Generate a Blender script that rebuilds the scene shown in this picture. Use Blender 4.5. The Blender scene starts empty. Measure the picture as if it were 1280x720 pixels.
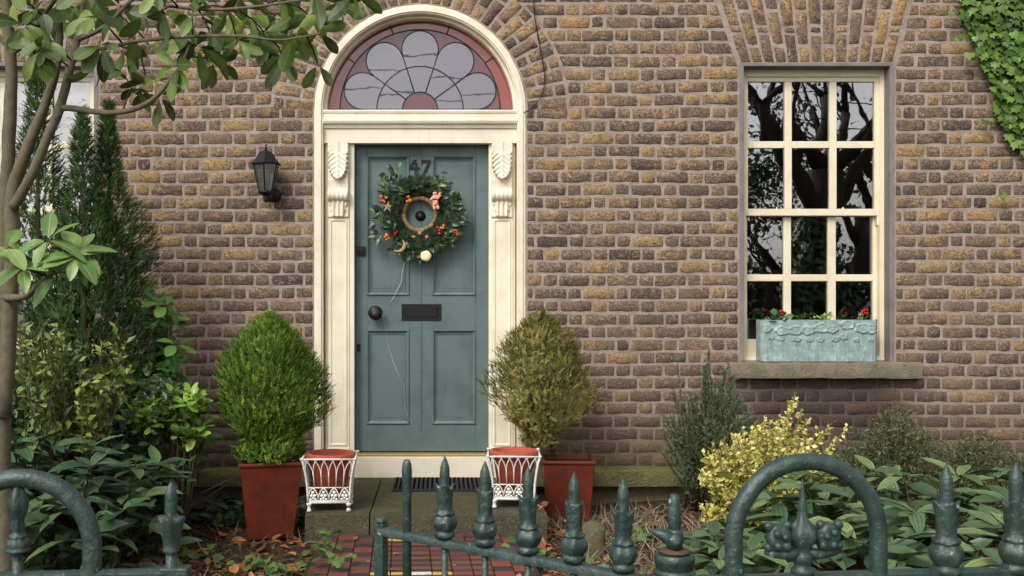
import bpy, math, random
import numpy as np
from mathutils import Vector, Matrix, noise as mnoise

# ------------------------------------------------------------------ camera, sky, sun, exposure
S = bpy.context.scene
COL = S.collection
CAM_H = 1.30                 # eye height above the tiled path
CAM_Y = -7.0
F = 1288.0                   # focal length in photo pixels
VX, VY = 550.0, 378.0        # where the camera's level axis meets the photo

cd = bpy.data.cameras.new('camera')
cam = bpy.data.objects.new('camera', cd); COL.objects.link(cam)
cam.location = (0, CAM_Y, CAM_H); cam.rotation_euler = (math.radians(90), 0, 0)
cd.sensor_width = 36; cd.lens = 36 * F / 1280
cd.shift_x = (640 - VX) / 1280; cd.shift_y = (VY - 360) / 1280
cd.clip_end = 500; cd.clip_start = 0.05
cd.dof.use_dof = True; cd.dof.focus_distance = 6.6; cd.dof.aperture_fstop = 11
S.camera = cam

SUN_EL, SUN_AZ = math.radians(44), math.radians(212)      # azimuth clockwise from +Y
w = bpy.data.worlds.new('World'); S.world = w; w.use_nodes = True
nt = w.node_tree; nt.nodes.clear()
sky = nt.nodes.new('ShaderNodeTexSky'); sky.sky_type = 'NISHITA'; sky.sun_disc = False
sky.sun_elevation = SUN_EL; sky.sun_rotation = SUN_AZ; sky.dust_density = 4.0; sky.air_density = 1.0; sky.ozone_density = 1.0
hs = nt.nodes.new('ShaderNodeHueSaturation'); hs.inputs['Saturation'].default_value = 0.24
bg = nt.nodes.new('ShaderNodeBackground'); bg.inputs['Strength'].default_value = 0.15
wo = nt.nodes.new('ShaderNodeOutputWorld')
nt.links.new(sky.outputs[0], hs.inputs['Color']); nt.links.new(hs.outputs[0], bg.inputs[0]); nt.links.new(bg.outputs[0], wo.inputs[0])

sl = bpy.data.lights.new('sun', 'SUN'); sl.energy = 1.15; sl.angle = math.radians(20); sl.color = (1.0, 0.965, 0.915)
so = bpy.data.objects.new('sun', sl); COL.objects.link(so)
_d = Vector((math.sin(SUN_AZ) * math.cos(SUN_EL), math.cos(SUN_AZ) * math.cos(SUN_EL), math.sin(SUN_EL)))
so.rotation_euler = _d.to_track_quat('Z', 'Y').to_euler()
S.view_settings.view_transform = 'Standard'; S.view_settings.look = 'None'
S.view_settings.exposure = 0.45; S.view_settings.gamma = 1
S.cycles.max_bounces = 6; S.cycles.transparent_max_bounces = 12; S.cycles.caustics_reflective = False; S.cycles.caustics_refractive = False

# ------------------------------------------------------------------ helpers
def W(px, py, y):
    """photo pixel at depth plane y -> world point"""
    d = y - CAM_Y
    return Vector(((px - VX) * d / F, y, CAM_H - (py - VY) * d / F))
def X(px, y=0.0): return (px - VX) * (y - CAM_Y) / F
def Zz(py, y=0.0): return CAM_H - (py - VY) * (y - CAM_Y) / F
def lin(r, g, b):
    f = lambda v: (v / 255 / 12.92) if v / 255 <= 0.04045 else ((v / 255 + 0.055) / 1.055) ** 2.4
    return (f(r), f(g), f(b), 1.0)

class MB:
    def __init__(s): s.v = []; s.f = []; s.a = []; s.t = 0.0
    def add(s, vs, fs):
        n = len(s.v); s.v += [tuple(p) for p in vs]; s.f += [tuple(i + n for i in q) for q in fs]; s.a += [s.t] * len(vs)
        return s
    def box(s, x0, x1, y0, y1, z0, z1):
        vs = [(x0,y0,z0),(x1,y0,z0),(x1,y1,z0),(x0,y1,z0),(x0,y0,z1),(x1,y0,z1),(x1,y1,z1),(x0,y1,z1)]
        return s.add(vs, [(0,3,2,1),(4,5,6,7),(0,1,5,4),(1,2,6,5),(2,3,7,6),(3,0,4,7)])
    def tube(s, pts, rad, n=8, caps=True, flat=1.0):
        pts = [Vector(p) for p in pts]
        if not hasattr(rad, '__len__'): rad = [rad] * len(pts)
        t0 = (pts[1] - pts[0]).normalized()
        up = Vector((0, 0, 1)) if abs(t0.z) < 0.9 else Vector((1, 0, 0))
        nrm = t0.cross(up).normalized()
        vs = []; fs = []
        for i, p in enumerate(pts):
            if i == 0: t = t0
            elif i == len(pts) - 1: t = (pts[i] - pts[i-1]).normalized()
            else: t = ((pts[i+1] - p).normalized() + (p - pts[i-1]).normalized()).normalized()
            nrm = (nrm - t * nrm.dot(t)).normalized(); b = t.cross(nrm)
            for k in range(n):
                a = 2 * math.pi * k / n
                vs.append(p + (nrm * math.cos(a) + b * math.sin(a) * flat) * rad[i])
        for i in range(len(pts) - 1):
            for k in range(n):
                k2 = (k + 1) % n
                fs.append((i*n+k, i*n+k2, (i+1)*n+k2, (i+1)*n+k))
        if caps:
            fs.append(tuple(range(n-1, -1, -1))); m = (len(pts)-1)*n; fs.append(tuple(range(m, m+n)))
        return s.add(vs, fs)
    def lathe(s, prof, c=(0,0,0), n=16, mod=None, axis='z', rot0=0.0):
        """prof: list of (r, h). mod(theta, i, r)->r"""
        vs = []; fs = []; c = Vector(c)
        for i, (r, h) in enumerate(prof):
            for k in range(n):
                a = rot0 + 2 * math.pi * k / n
                rr = mod(a, i, r, h) if mod else r
                if axis == 'z': p = Vector((rr*math.cos(a), rr*math.sin(a), h))
                elif axis == 'y': p = Vector((rr*math.cos(a), -h, rr*math.sin(a)))
                else: p = Vector((h, rr*math.cos(a), rr*math.sin(a)))
                vs.append(c + p)
        for i in range(len(prof) - 1):
            for k in range(n):
                k2 = (k+1) % n; fs.append((i*n+k, i*n+k2, (i+1)*n+k2, (i+1)*n+k))
        fs.append(tuple(range(n-1,-1,-1))); m = (len(prof)-1)*n; fs.append(tuple(range(m, m+n)))
        return s.add(vs, fs)
    def frame(s, x0, x1, z0, z1, y, prof):
        """mitred moulding round a rectangle; prof = (inset, depth y offset) open profile"""
        cs = [(x0,z0,1,1),(x1,z0,-1,1),(x1,z1,-1,-1),(x0,z1,1,-1)]
        vs = []; m = len(prof)
        for (cx, cz, sx, sz) in cs:
            for (u, d) in prof: vs.append((cx+sx*u, y+d, cz+sz*u))
        fs = []
        for i in range(4):
            j = (i+1) % 4
            for k in range(m-1): fs.append((i*m+k, j*m+k, j*m+k+1, i*m+k+1))
        return s.add(vs, fs)
    def prism(s, poly, y0, y1):
        """poly in (x,z) ccw seen from -y; extruded y0 (front) .. y1 (back)"""
        n = len(poly)
        vs = [(p[0], y0, p[1]) for p in poly] + [(p[0], y1, p[1]) for p in poly]
        fs = [tuple(range(n)), tuple(range(2*n-1, n-1, -1))]
        for i in range(n):
            j = (i+1) % n; fs.append((j, i, n+i, n+j))
        return s.add(vs, fs)
    def band(s, path_in, path_out, y0, y1):
        """strip between two (x,z) paths with thickness"""
        n = len(path_in)
        vs = []
        for a, b in zip(path_in, path_out): vs += [(a[0],y0,a[1]),(b[0],y0,b[1]),(b[0],y1,b[1]),(a[0],y1,a[1])]
        fs = [(0,1,2,3), tuple(4*(n-1)+k for k in (3,2,1,0))]
        for i in range(n-1):
            for k in range(4):
                k2 = (k+1) % 4; fs.append((4*i+k2, 4*i+k, 4*(i+1)+k, 4*(i+1)+k2))
        return s.add(vs, fs)
    def mesh(s, name, mat=None, smooth=False):
        me = bpy.data.meshes.new(name); me.from_pydata(s.v, [], s.f)
        if mat: me.materials.append(mat)
        at = me.attributes.new('tint', 'FLOAT', 'POINT'); at.data.foreach_set('value', s.a)
        if smooth: me.shade_smooth()
        return me
    def build(s, name, mat, parent=None, loc=None, smooth=False, bevel=0, kind=None, rot=None, label=None, sub=0, angle=None):
        me = s.mesh(name, mat, smooth)
        o = link(name, me, parent, loc, rot)
        if smooth and angle: me.set_sharp_from_angle(angle=math.radians(angle))
        if bevel:
            b = o.modifiers.new('bevel', 'BEVEL'); b.width = bevel; b.segments = 2; b.limit_method = 'ANGLE'; b.angle_limit = math.radians(40)
        if sub:
            b = o.modifiers.new('sub', 'SUBSURF'); b.levels = sub; b.render_levels = sub
        if kind: o['kind'] = kind
        if label: o['label'] = label
        return o

def link(name, data, parent=None, loc=None, rot=None):
    o = bpy.data.objects.new(name, data); COL.objects.link(o)
    if parent is not None: o.parent = parent
    if loc is not None: o.location = loc
    if rot is not None: o.rotation_euler = rot
    return o
def thing(name, label, cat, loc=(0,0,0), rotz=0.0, group=None):
    o = link(name, None, None, loc, (0,0,rotz)); o.empty_display_size = 0.1
    o['label'] = label; o['category'] = cat
    if group: o['group'] = group
    return o
def tag(o, label, cat, group=None):
    o['label'] = label; o['category'] = cat
    if group: o['group'] = group
    return o
def copy_tree(src, parent=None):
    c = src.copy(); COL.objects.link(c)
    if parent is not None: c.parent = parent
    for ch in list(src.children): copy_tree(ch, c)
    return c

# ---- node helper
class N:
    def __init__(s, name):
        s.m = bpy.data.materials.new(name); s.m.use_nodes = True; s.t = s.m.node_tree
        s.b = s.t.nodes['Principled BSDF']; s.out = s.t.nodes['Material Output']
    def n(s, typ, **kw):
        x = s.t.nodes.new(typ)
        for k, v in kw.items(): setattr(x, k, v)
        return x
    def l(s, a, b): s.t.links.new(a, b)
    def put(s, sock, v):
        if isinstance(v, bpy.types.NodeSocket): s.l(v, sock)
        else:
            if hasattr(v, '__len__') and len(v) == 3 and sock.type == 'RGBA': v = (*v, 1)
            sock.default_value = v
    def pos(s): return s.n('ShaderNodeNewGeometry').outputs['Position']
    def obj(s): return s.n('ShaderNodeTexCoord').outputs['Object']
    def rand(s): return s.n('ShaderNodeObjectInfo').outputs['Random']
    def attr(s, name='tint'): return s.n('ShaderNodeAttribute', attribute_name=name)
    def noise(s, co, scale, detail=3, rough=0.55, dist=0.0, color=False):
        x = s.n('ShaderNodeTexNoise'); s.l(co, x.inputs['Vector'])
        x.inputs['Scale'].default_value = scale; x.inputs['Detail'].default_value = detail
        x.inputs['Roughness'].default_value = rough; x.inputs['Distortion'].default_value = dist
        return x.outputs['Color' if color else 'Fac']
    def vor(s, co, scale, feature='F1'):
        x = s.n('ShaderNodeTexVoronoi', feature=feature); s.l(co, x.inputs['Vector']); x.inputs['Scale'].default_value = scale
        return x.outputs['Distance']
    def ramp(s, fac, stops, interp='LINEAR'):
        x = s.n('ShaderNodeValToRGB'); x.color_ramp.interpolation = interp
        e = x.color_ramp.elements
        while len(e) > 1: e.remove(e[-1])
        e[0].position = stops[0][0]; e[0].color = stops[0][1] if hasattr(stops[0][1], '__len__') else (*[stops[0][1]]*3, 1)
        for p, c in stops[1:]:
            q = e.new(p); q.color = c if hasattr(c, '__len__') else (c, c, c, 1)
        s.put(x.inputs[0], fac); return x.outputs[0]
    def mix(s, fac, a, b, mode='MIX'):
        x = s.n('ShaderNodeMix', data_type='RGBA', blend_type=mode)
        s.put(x.inputs['Factor'], fac); s.put(x.inputs['A'], a); s.put(x.inputs['B'], b)
        return x.outputs['Result']
    def math(s, op, a, b=0.0, c=0.0, clamp=False):
        x = s.n('ShaderNodeMath', operation=op, use_clamp=clamp)
        s.put(x.inputs[0], a); s.put(x.inputs[1], b); s.put(x.inputs[2], c); return x.outputs[0]
    def xyz(s, co):
        x = s.n('ShaderNodeSeparateXYZ'); s.l(co, x.inputs[0]); return x.outputs
    def rng(s, v, a, b, c=0.0, d=1.0):
        x = s.n('ShaderNodeMapRange', interpolation_type='SMOOTHSTEP'); s.put(x.inputs[0], v)
        for i, q in enumerate((a, b, c, d)): x.inputs[i+1].default_value = q
        return x.outputs[0]
    def scale(s, co, v):
        x = s.n('ShaderNodeVectorMath', operation='MULTIPLY'); s.l(co, x.inputs[0]); x.inputs[1].default_value = v; return x.outputs[0]
    def bump(s, h, strength=0.3, dist=0.01):
        x = s.n('ShaderNodeBump'); s.put(x.inputs['Height'], h); x.inputs['Strength'].default_value = strength; x.inputs['Distance'].default_value = dist
        s.l(x.outputs[0], s.b.inputs['Normal']); return x.outputs[0]
    def fin(s, color=None, rough=None, spec=None, metal=None):
        if color is not None: s.put(s.b.inputs['Base Color'], color)
        if rough is not None: s.put(s.b.inputs['Roughness'], rough)
        if spec is not None: s.b.inputs['Specular IOR Level'].default_value = spec
        if metal is not None: s.b.inputs['Metallic'].default_value = metal
        return s.m

# ------------------------------------------------------------------ materials
def stain_masks(k, p):
    """soot under the window sill, grime and algae towards the ground, by place on the wall"""
    x, y, z = k.xyz(p)
    nz = k.noise(p, 3.0, 4, 0.6)
    wob = k.math('MULTIPLY', k.math('SUBTRACT', nz, 0.5), 0.35)
    zz = k.math('ADD', z, wob)
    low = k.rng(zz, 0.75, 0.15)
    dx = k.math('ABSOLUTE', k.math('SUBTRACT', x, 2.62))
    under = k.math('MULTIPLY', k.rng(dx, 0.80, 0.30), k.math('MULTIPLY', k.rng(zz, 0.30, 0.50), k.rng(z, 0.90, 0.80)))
    lx = k.math('ABSOLUTE', k.math('SUBTRACT', x, -1.95)); lamp = k.math('MULTIPLY', k.rng(lx, 0.0, 0.0), 0.0)
    return low, under, zz, nz

def mat_brick():
    k = N('stock_brick'); p = k.pos(); a2 = k.attr('tint').outputs['Fac']
    cb = k.n('ShaderNodeCombineXYZ')
    for i_ in range(3): k.l(k.math('MULTIPLY', a2, (37.0, 91.0, 53.0)[i_]), cb.inputs[i_])
    va = k.n('ShaderNodeVectorMath', operation='ADD'); k.l(p, va.inputs[0]); k.l(cb.outputs[0], va.inputs[1]); pb = va.outputs[0]
    body = k.ramp(a2, [(0.0, lin(74,64,60)), (0.2, lin(98,82,72)), (0.36, lin(108,90,78)), (0.5, lin(122,102,82)), (0.62, lin(108,90,74)), (0.74, lin(118,101,92)), (0.88, lin(134,112,84)), (1.0, lin(154,128,86))])
    sp = k.scale(pb, (1.0, 1.0, 1.6))
    n1 = k.noise(sp, 27, 4, 0.72, 0.5)
    vor = k.n('ShaderNodeTexNoise'); vor.inputs['Scale'].default_value = 5.5; vor.inputs['Detail'].default_value = 2; k.l(p, vor.inputs['Vector'])
    x, y, z = k.xyz(p)
    hi = k.rng(z, 0.4, 2.6, -0.01, 0.045)
    oc = k.rng(k.math('ADD', k.math('ADD', k.math('MULTIPLY', n1, 0.7), k.math('MULTIPLY', vor.outputs[0], 0.3)), k.math('ADD', hi, k.math('MULTIPLY', a2, 0.05))), 0.542, 0.615)
    patch = k.rng(k.noise(pb, 9, 2, 0.5), 0.40, 0.60, 0.2, 1.0)
    col = k.mix(k.math('MULTIPLY', k.math('MULTIPLY', oc, patch), k.rng(a2, 0.1, 0.6, 0.55, 0.95)), body, lin(166,135,88))
    n2 = k.noise(sp, 36, 5, 0.78, 0.6)
    col = k.mix(k.rng(n2, 0.53, 0.62, 0, 0.75), col, lin(74,60,58))
    sm = k.noise(k.scale(p, (1, 1, 1.6)), 31, 4, 0.75, 0.0)
    col = k.mix(k.rng(sm, 0.56, 0.70, 0, 0.7), col, lin(152,134,122))
    n3 = k.noise(pb, 84, 3, 0.75)
    col = k.mix(k.math('MULTIPLY', k.rng(n3, 0.56, 0.64, 0, 0.75), k.rng(k.noise(pb, 7, 2), 0.4, 0.6, 0.3, 1.0)), col, lin(184,164,146))
    col = k.mix(k.rng(n3, 0.44, 0.37, 0, 0.8), col, lin(44,36,37))
    low, under, zz, nz = stain_masks(k, p)
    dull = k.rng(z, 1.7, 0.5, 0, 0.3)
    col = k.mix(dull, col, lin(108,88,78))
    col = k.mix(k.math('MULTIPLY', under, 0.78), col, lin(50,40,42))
    col = k.mix(k.math('MULTIPLY', low, 0.5), col, lin(62,52,42))
    alg = k.math('MULTIPLY', k.rng(zz, 0.42, 0.18), k.rng(nz, 0.40, 0.6))
    col = k.mix(k.math('MULTIPLY', alg, 0.6), col, lin(84,84,48))
    h = k.math('ADD', k.math('MULTIPLY', k.noise(p, 75, 5, 0.7), 1.0), k.math('MULTIPLY', n3, 0.5))
    k.bump(h, 0.9, 0.007)
    return k.fin(col, 0.92, 0.25)
def mat_mortar():
    k = N('lime_mortar'); p = k.pos()
    n = k.noise(p, 9, 5, 0.6); n2 = k.noise(p, 80, 4, 0.75)
    col = k.ramp(n, [(0.3, lin(136,121,110)), (0.5, lin(156,141,129)), (0.7, lin(174,159,147))])
    col = k.mix(k.rng(k.noise(p, 30, 4, 0.7), 0.5, 0.68, 0, 0.4), col, lin(118,100,90))
    col = k.mix(k.rng(n2, 0.45, 0.33, 0, 0.45), col, lin(96,78,70))
    low, under, zz, nz = stain_masks(k, p)
    x, y, z = k.xyz(p)
    col = k.mix(k.rng(z, 1.6, 0.5, 0, 0.3), col, lin(132,112,98))
    col = k.mix(k.math('MULTIPLY', under, 0.8), col, lin(60,50,52))
    col = k.mix(k.math('MULTIPLY', low, 0.62), col, lin(80,68,54))
    alg = k.math('MULTIPLY', k.rng(zz, 0.42, 0.18), k.rng(nz, 0.40, 0.6))
    col = k.mix(k.math('MULTIPLY', alg, 0.6), col, lin(96,96,58))
    k.bump(k.math('ADD', n2, k.math('MULTIPLY', k.noise(p, 40, 3), 1.2)), 0.6, 0.008)
    return k.fin(col, 0.95, 0.2)
def mat_paint(name, c, c2, rough=0.45, grime=0.35, bump=0.1, streak=True):
    k = N(name); p = k.pos()
    n = k.noise(p, 5, 5, 0.6); st = k.noise(k.scale(p, (14, 14, 1.6)), 2.2, 4, 0.65)
    col = k.mix(k.math('MULTIPLY', k.rng(n, 0.4, 0.7), grime), c, c2)
    if streak: col = k.mix(k.math('MULTIPLY', k.rng(st, 0.56, 0.74), grime * 0.9), col, c2)
    fine = k.noise(p, 160, 3, 0.6)
    k.bump(k.math('ADD', k.math('MULTIPLY', fine, 0.4), k.noise(k.scale(p, (1, 1, 0.15)), 90, 3)), bump, 0.004)
    return k.fin(col, k.rng(n, 0.3, 0.7, rough - 0.06, rough + 0.1), 0.4)
def mat_stone(name, c1, c2, moss, mossamt=0.5, scale=1.0):
    k = N(name); p = k.pos()
    n = k.noise(p, 6*scale, 5, 0.65); n2 = k.noise(p, 52*scale, 4, 0.8); n3 = k.noise(p, 11*scale, 5, 0.75)
    col = k.ramp(n, [(0.3, c1), (0.7, c2)])
    col = k.mix(k.rng(n2, 0.54, 0.66, 0, 0.5), col, lin(170,160,142))
    col = k.mix(k.rng(n2, 0.44, 0.32, 0, 0.6), col, lin(40,36,30))
    nz = k.xyz(k.n('ShaderNodeNewGeometry').outputs['Normal'])[2]
    top = k.rng(nz, -0.2, 0.8, 0.6, 1.15)
    col = k.mix(k.math('MULTIPLY', k.rng(n3, 0.62 - 0.3*mossamt, 0.78 - 0.3*mossamt, 0, 0.9), top, clamp=True), col, moss)
    k.bump(k.math('ADD', k.math('MULTIPLY', n2, 1.6), k.math('MULTIPLY', n3, 1.5)), 1.0, 0.016)
    return k.fin(col, 0.93, 0.2)
def mat_simple(name, c, rough=0.5, spec=0.5, metal=0.0, var=0.15, nscale=30, bump=0.1, c2=None, thr=(0.5, 0.7)):
    k = N(name); p = k.obj(); n = k.noise(p, nscale, 4, 0.6)
    dark = tuple(v * (1 - var) for v in c[:3]) + (1,)
    col = k.ramp(n, [(0.3, dark), (0.7, c)])
    if c2 is not None: col = k.mix(k.rng(k.noise(p, nscale * 0.6, 5, 0.7), thr[0], thr[1]), col, c2)
    k.bump(n, bump, 0.004)
    return k.fin(col, rough, spec, metal)
def mat_iron():
    k = N('green_painted_iron'); p = k.obj()
    n = k.noise(p, 18, 5, 0.7); n2 = k.noise(p, 90, 4, 0.7); n3 = k.noise(p, 42, 4, 0.75)
    col = k.ramp(n, [(0.3, lin(28,48,42)), (0.7, lin(50,72,64))])
    col = k.mix(k.rng(k.noise(p, 26, 5, 0.8), 0.52, 0.68, 0, 0.45), col, lin(84,102,98))
    col = k.mix(k.rng(n3, 0.64, 0.69, 0, 0.9), col, lin(146,158,156))
    col = k.mix(k.rng(n2, 0.67, 0.72, 0, 0.9), col, lin(88,54,38))
    k.bump(k.math('ADD', k.noise(p, 32, 4, 0.6), k.math('MULTIPLY', n2, 0.4)), 0.8, 0.006)
    return k.fin(col, k.rng(n3, 0.3, 0.7, 0.32, 0.55), 0.6)
def mat_leaf(name, stops, rough=0.4, indiv=True, trans=0.18, vein=None, veins3=False, spec=0.5, spot=None):
    k = N(name)
    a = k.attr('tint').outputs['Fac']
    fac = k.rand() if indiv else a
    nn = k.noise(k.pos(), 22, 3, 0.6)
    fac = k.math('ADD', k.math('MULTIPLY', fac, 0.8), k.math('MULTIPLY', k.math('SUBTRACT', nn, 0.4), 0.6), clamp=True)
    col = k.ramp(fac, stops)
    if vein is not None:
        ac = k.math('ABSOLUTE', k.attr('across').outputs['Fac'])
        v = k.rng(ac, 0.10, 0.02)
        if veins3:
            d2 = k.math('ABSOLUTE', k.math('SUBTRACT', ac, 0.52)); v = k.math('MAXIMUM', v, k.rng(d2, 0.10, 0.02))
            k.bump(k.math('SUBTRACT', 1.0, v), 0.5, 0.004)
        col = k.mix(k.math('MULTIPLY', v, 0.6), col, vein)
    if spot is not None:
        col = k.mix(k.rng(k.noise(k.pos(), 60, 3, 0.7), 0.64, 0.7, 0, 0.8), col, spot)
    k.fin(col, rough, spec)
    if trans:
        tr = k.n('ShaderNodeBsdfTranslucent'); k.put(tr.inputs[0], col)
        mx = k.n('ShaderNodeMixShader'); mx.inputs[0].default_value = trans
        k.l(k.b.outputs[0], mx.inputs[1]); k.l(tr.outputs[0], mx.inputs[2]); k.l(mx.outputs[0], k.out.inputs[0])
    return k.m
def mat_glass(name, tint=(1,1,1,1), refl=0.25, wav=0.012, body=None, bodyamt=0.0, rough=0.0, wscale=4.0):
    k = N(name); p = k.pos()
    h = k.math('ADD', k.noise(p, wscale, 2, 0.5), k.math('MULTIPLY', k.noise(p, wscale*3.2, 2, 0.5), 0.07))
    bn = k.n('ShaderNodeBump'); k.put(bn.inputs['Height'], h); bn.inputs['Strength'].default_value = 1.0; bn.inputs['Distance'].default_value = wav
    g = k.n('ShaderNodeBsdfGlossy'); g.inputs['Roughness'].default_value = rough; g.inputs['Color'].default_value = (1,1,1,1); k.l(bn.outputs[0], g.inputs['Normal'])
    t = k.n('ShaderNodeBsdfTransparent'); t.inputs[0].default_value = tint
    inner = t.outputs[0]
    if body is not None:
        d = k.n('ShaderNodeBsdfDiffuse'); d.inputs[0].default_value = body
        m0 = k.n('ShaderNodeMixShader'); m0.inputs[0].default_value = bodyamt; k.l(inner, m0.inputs[1]); k.l(d.outputs[0], m0.inputs[2]); inner = m0.outputs[0]
    lw = k.n('ShaderNodeFresnel'); lw.inputs['IOR'].default_value = 1.5
    fac = k.math('ADD', lw.outputs[0], refl - 0.04, clamp=True)
    mx = k.n('ShaderNodeMixShader'); k.l(fac, mx.inputs[0]); k.l(inner, mx.inputs[1]); k.l(g.outputs[0], mx.inputs[2]); k.l(mx.outputs[0], k.out.inputs[0])
    return k.m

M = {}
M['brick'] = mat_brick(); M['mortar'] = mat_mortar()
M['cream'] = mat_paint('cream_gloss_paint', lin(232,222,200), lin(200,182,148), 0.45, 0.42)
M['sash'] = mat_paint('sash_cream_paint', lin(226,216,188), lin(196,178,140), 0.45, 0.4)
M['door'] = mat_paint('sea_green_door_paint', lin(94,113,111), lin(76,94,94), 0.40, 0.8, 0.3)
M['render'] = mat_paint('grey_render', lin(128,120,120), lin(92,86,88), 0.8, 0.6, 0.5)
M['ledge'] = mat_stone('mossy_granite', lin(108,100,76), lin(134,124,96), lin(122,122,62), 0.8)
M['step'] = mat_stone('worn_granite', lin(86,80,62), lin(116,108,86), lin(98,98,56), 0.55, 1.3)
M['sill'] = mat_stone('lichen_sill', lin(132,122,104), lin(164,152,132), lin(136,134,76), 0.45, 1.4)
M['rock'] = mat_stone('mossy_rock', lin(110,104,80), lin(140,132,104), lin(120,124,60), 0.6, 2)
M['dark'] = mat_simple('dark_interior', lin(30,27,26), 0.9, 0.2, var=0.3, nscale=4)
M['black'] = mat_simple('black_iron', lin(20,19,23), 0.5, 0.35, var=0.3, nscale=60, bump=0.2)
M['rubber'] = mat_simple('grey_rubber', lin(52,50,52), 0.8, 0.3, var=0.4, nscale=80, bump=0.3)
M['lead'] = mat_simple('lead_came', lin(44,40,46), 0.5, 0.4, nscale=50)
M['iron'] = mat_iron()
M['brass'] = mat_simple('brass_strip', lin(214,190,120), 0.3, 0.5, 0.6, nscale=12)
M['redpot'] = mat_simple('oxblood_glaze', lin(110,46,28), 0.5, 0.3, var=0.4, nscale=12, bump=0.4, c2=lin(74,36,26))
M['terra'] = mat_simple('terracotta', lin(178,84,62), 0.75, 0.3, var=0.2, nscale=22, bump=0.2, c2=lin(196,128,104), thr=(0.55, 0.75))
M['whiteiron'] = mat_simple('white_painted_iron', lin(234,230,222), 0.45, 0.4, var=0.10, nscale=40, bump=0.3, c2=lin(190,170,150), thr=(0.62, 0.72))
M['verdigris'] = mat_simple('verdigris_planter', lin(138,160,156), 0.8, 0.2, var=0.2, nscale=26, bump=0.4, c2=lin(166,182,178), thr=(0.45, 0.7))
M['blind'] = mat_simple('white_blind', lin(236,236,238), 0.9, 0.2, var=0.03, nscale=4)
M['bark'] = mat_simple('grey_brown_bark', lin(112,102,84), 0.9, 0.2, var=0.4, nscale=34, bump=0.8, c2=lin(96,100,66), thr=(0.5, 0.68))
M['twig'] = mat_simple('brown_twig', lin(82,70,50), 0.85, 0.2, var=0.4, nscale=30, bump=0.4)
M['greenstem'] = mat_simple('green_stem', lin(110,118,64), 0.7, 0.3, nscale=30)
M['straw'] = mat_simple('straw', lin(186,156,114), 0.85, 0.2, var=0.45, nscale=60, bump=0.7)
M['berry'] = mat_simple('red_berry', lin(176,36,28), 0.3, 0.5, nscale=30)
M['orange'] = mat_simple('orange_berry', lin(206,112,40), 0.4, 0.5, nscale=30)
M['pink'] = mat_simple('pink_clay', lin(226,164,140), 0.6, 0.3, nscale=30)
M['pale'] = mat_simple('dried_slice', lin(232,224,180), 0.7, 0.3, nscale=40)
M['flower'] = mat_simple('geranium_red', lin(196,24,30), 0.6, 0.3, nscale=40)
M['string'] = mat_simple('silver_string', lin(196,206,204), 0.4, 0.5, nscale=40)
M['bulbglass'] = mat_simple('frosted_bulb', lin(200,200,196), 0.4, 0.5, nscale=10)
M['glass'] = mat_glass('old_window_glass', refl=0.26, wav=0.0010, wscale=2.4, rough=0.008)
M['glass_blind'] = mat_glass('side_window_glass', refl=0.12, wav=0.004)
M['glass_clear'] = mat_glass('fanlight_clear_glass', (0.4,0.4,0.45,1), 0.16, 0.0005, lin(108,100,116), 0.45, 0.015)
M['glass_red'] = mat_glass('fanlight_red_glass', (0.5,0.15,0.14,1), 0.07, 0.003, lin(156,72,66), 0.75, 0.08)
M['glass_mauve'] = mat_glass('fanlight_mauve_glass', (0.4,0.2,0.25,1), 0.06, 0.003, lin(112,70,78), 0.8, 0.08)
M['glass_lamp'] = mat_glass('lantern_glass', (0.9,0.95,0.92,1), 0.15, 0.002, lin(150,156,150), 0.15, 0.1)
# ------------------------------------------------------------------ setting: ground
R = random.Random(7)
def soil_h(x, y):
    h = -0.065 + 0.022 * mnoise.noise(Vector((x*1.3, y*1.3, 0.3))) + 0.010 * mnoise.noise(Vector((x*6, y*6, 1.7))) + 0.006 * mnoise.noise(Vector((x*19, y*19, 4)))
    px = path_x(y)
    if y < -0.9 and abs(x - px) < 0.66: h = min(h, -0.035)
    if x > 0.9: h += 0.03 * min(1, x - 0.9)
    return h
def path_x(y): return X(524, -1.215) + (-(y + 1.215)) * 0.035 + 0.0
def mat_soil():
    k = N('bed_soil'); p = k.pos(); n = k.noise(p, 12, 5, 0.7); n2 = k.noise(p, 70, 5, 0.8); v = k.vor(p, 60)
    col = k.ramp(n, [(0.3, lin(58,44,32)), (0.7, lin(92,74,54))])
    col = k.mix(k.rng(n2, 0.55, 0.7, 0, 0.7), col, lin(140,118,92))
    col = k.mix(k.rng(n2, 0.45, 0.35, 0, 0.7), col, lin(34,26,20))
    k.bump(k.math('ADD', n2, v), 1.0, 0.02)
    return k.fin(col, 0.95, 0.2)
M['soil'] = mat_soil()
M['pavement'] = mat_stone('pavement_concrete', lin(120,116,110), lin(142,138,130), lin(110,112,96), 0.0, 0.6)
M['asphalt'] = mat_simple('asphalt', lin(64,64,66), 0.9, 0.3, nscale=60, bump=0.5)
mb = MB(); mb.box(-90, 90, -160, 60, -0.6, -0.20); mb.build('ground', M['soil'], kind='structure')
mb = MB(); nx, ny = 300, 170
vs = [(-5 + 10*i/nx, -5.0 + 5.1*j/ny, 0) for j in range(ny+1) for i in range(nx+1)]
vs = [(a, b, soil_h(a, b)) for a, b, _ in vs]
fs = [(j*(nx+1)+i, j*(nx+1)+i+1, (j+1)*(nx+1)+i+1, (j+1)*(nx+1)+i) for j in range(ny) for i in range(nx)]
mb.add(vs, fs); mb.build('garden_soil', M['soil'], kind='structure', smooth=True)
mb = MB(); mb.box(-40, 40, -9.2, -5.0, -0.15, 0.02); mb.build('pavement', M['pavement'], kind='structure')
mb = MB(); mb.box(-60, 60, -16.0, -9.2, -0.18, -0.10); mb.build('road', M['asphalt'], kind='structure')
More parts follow.
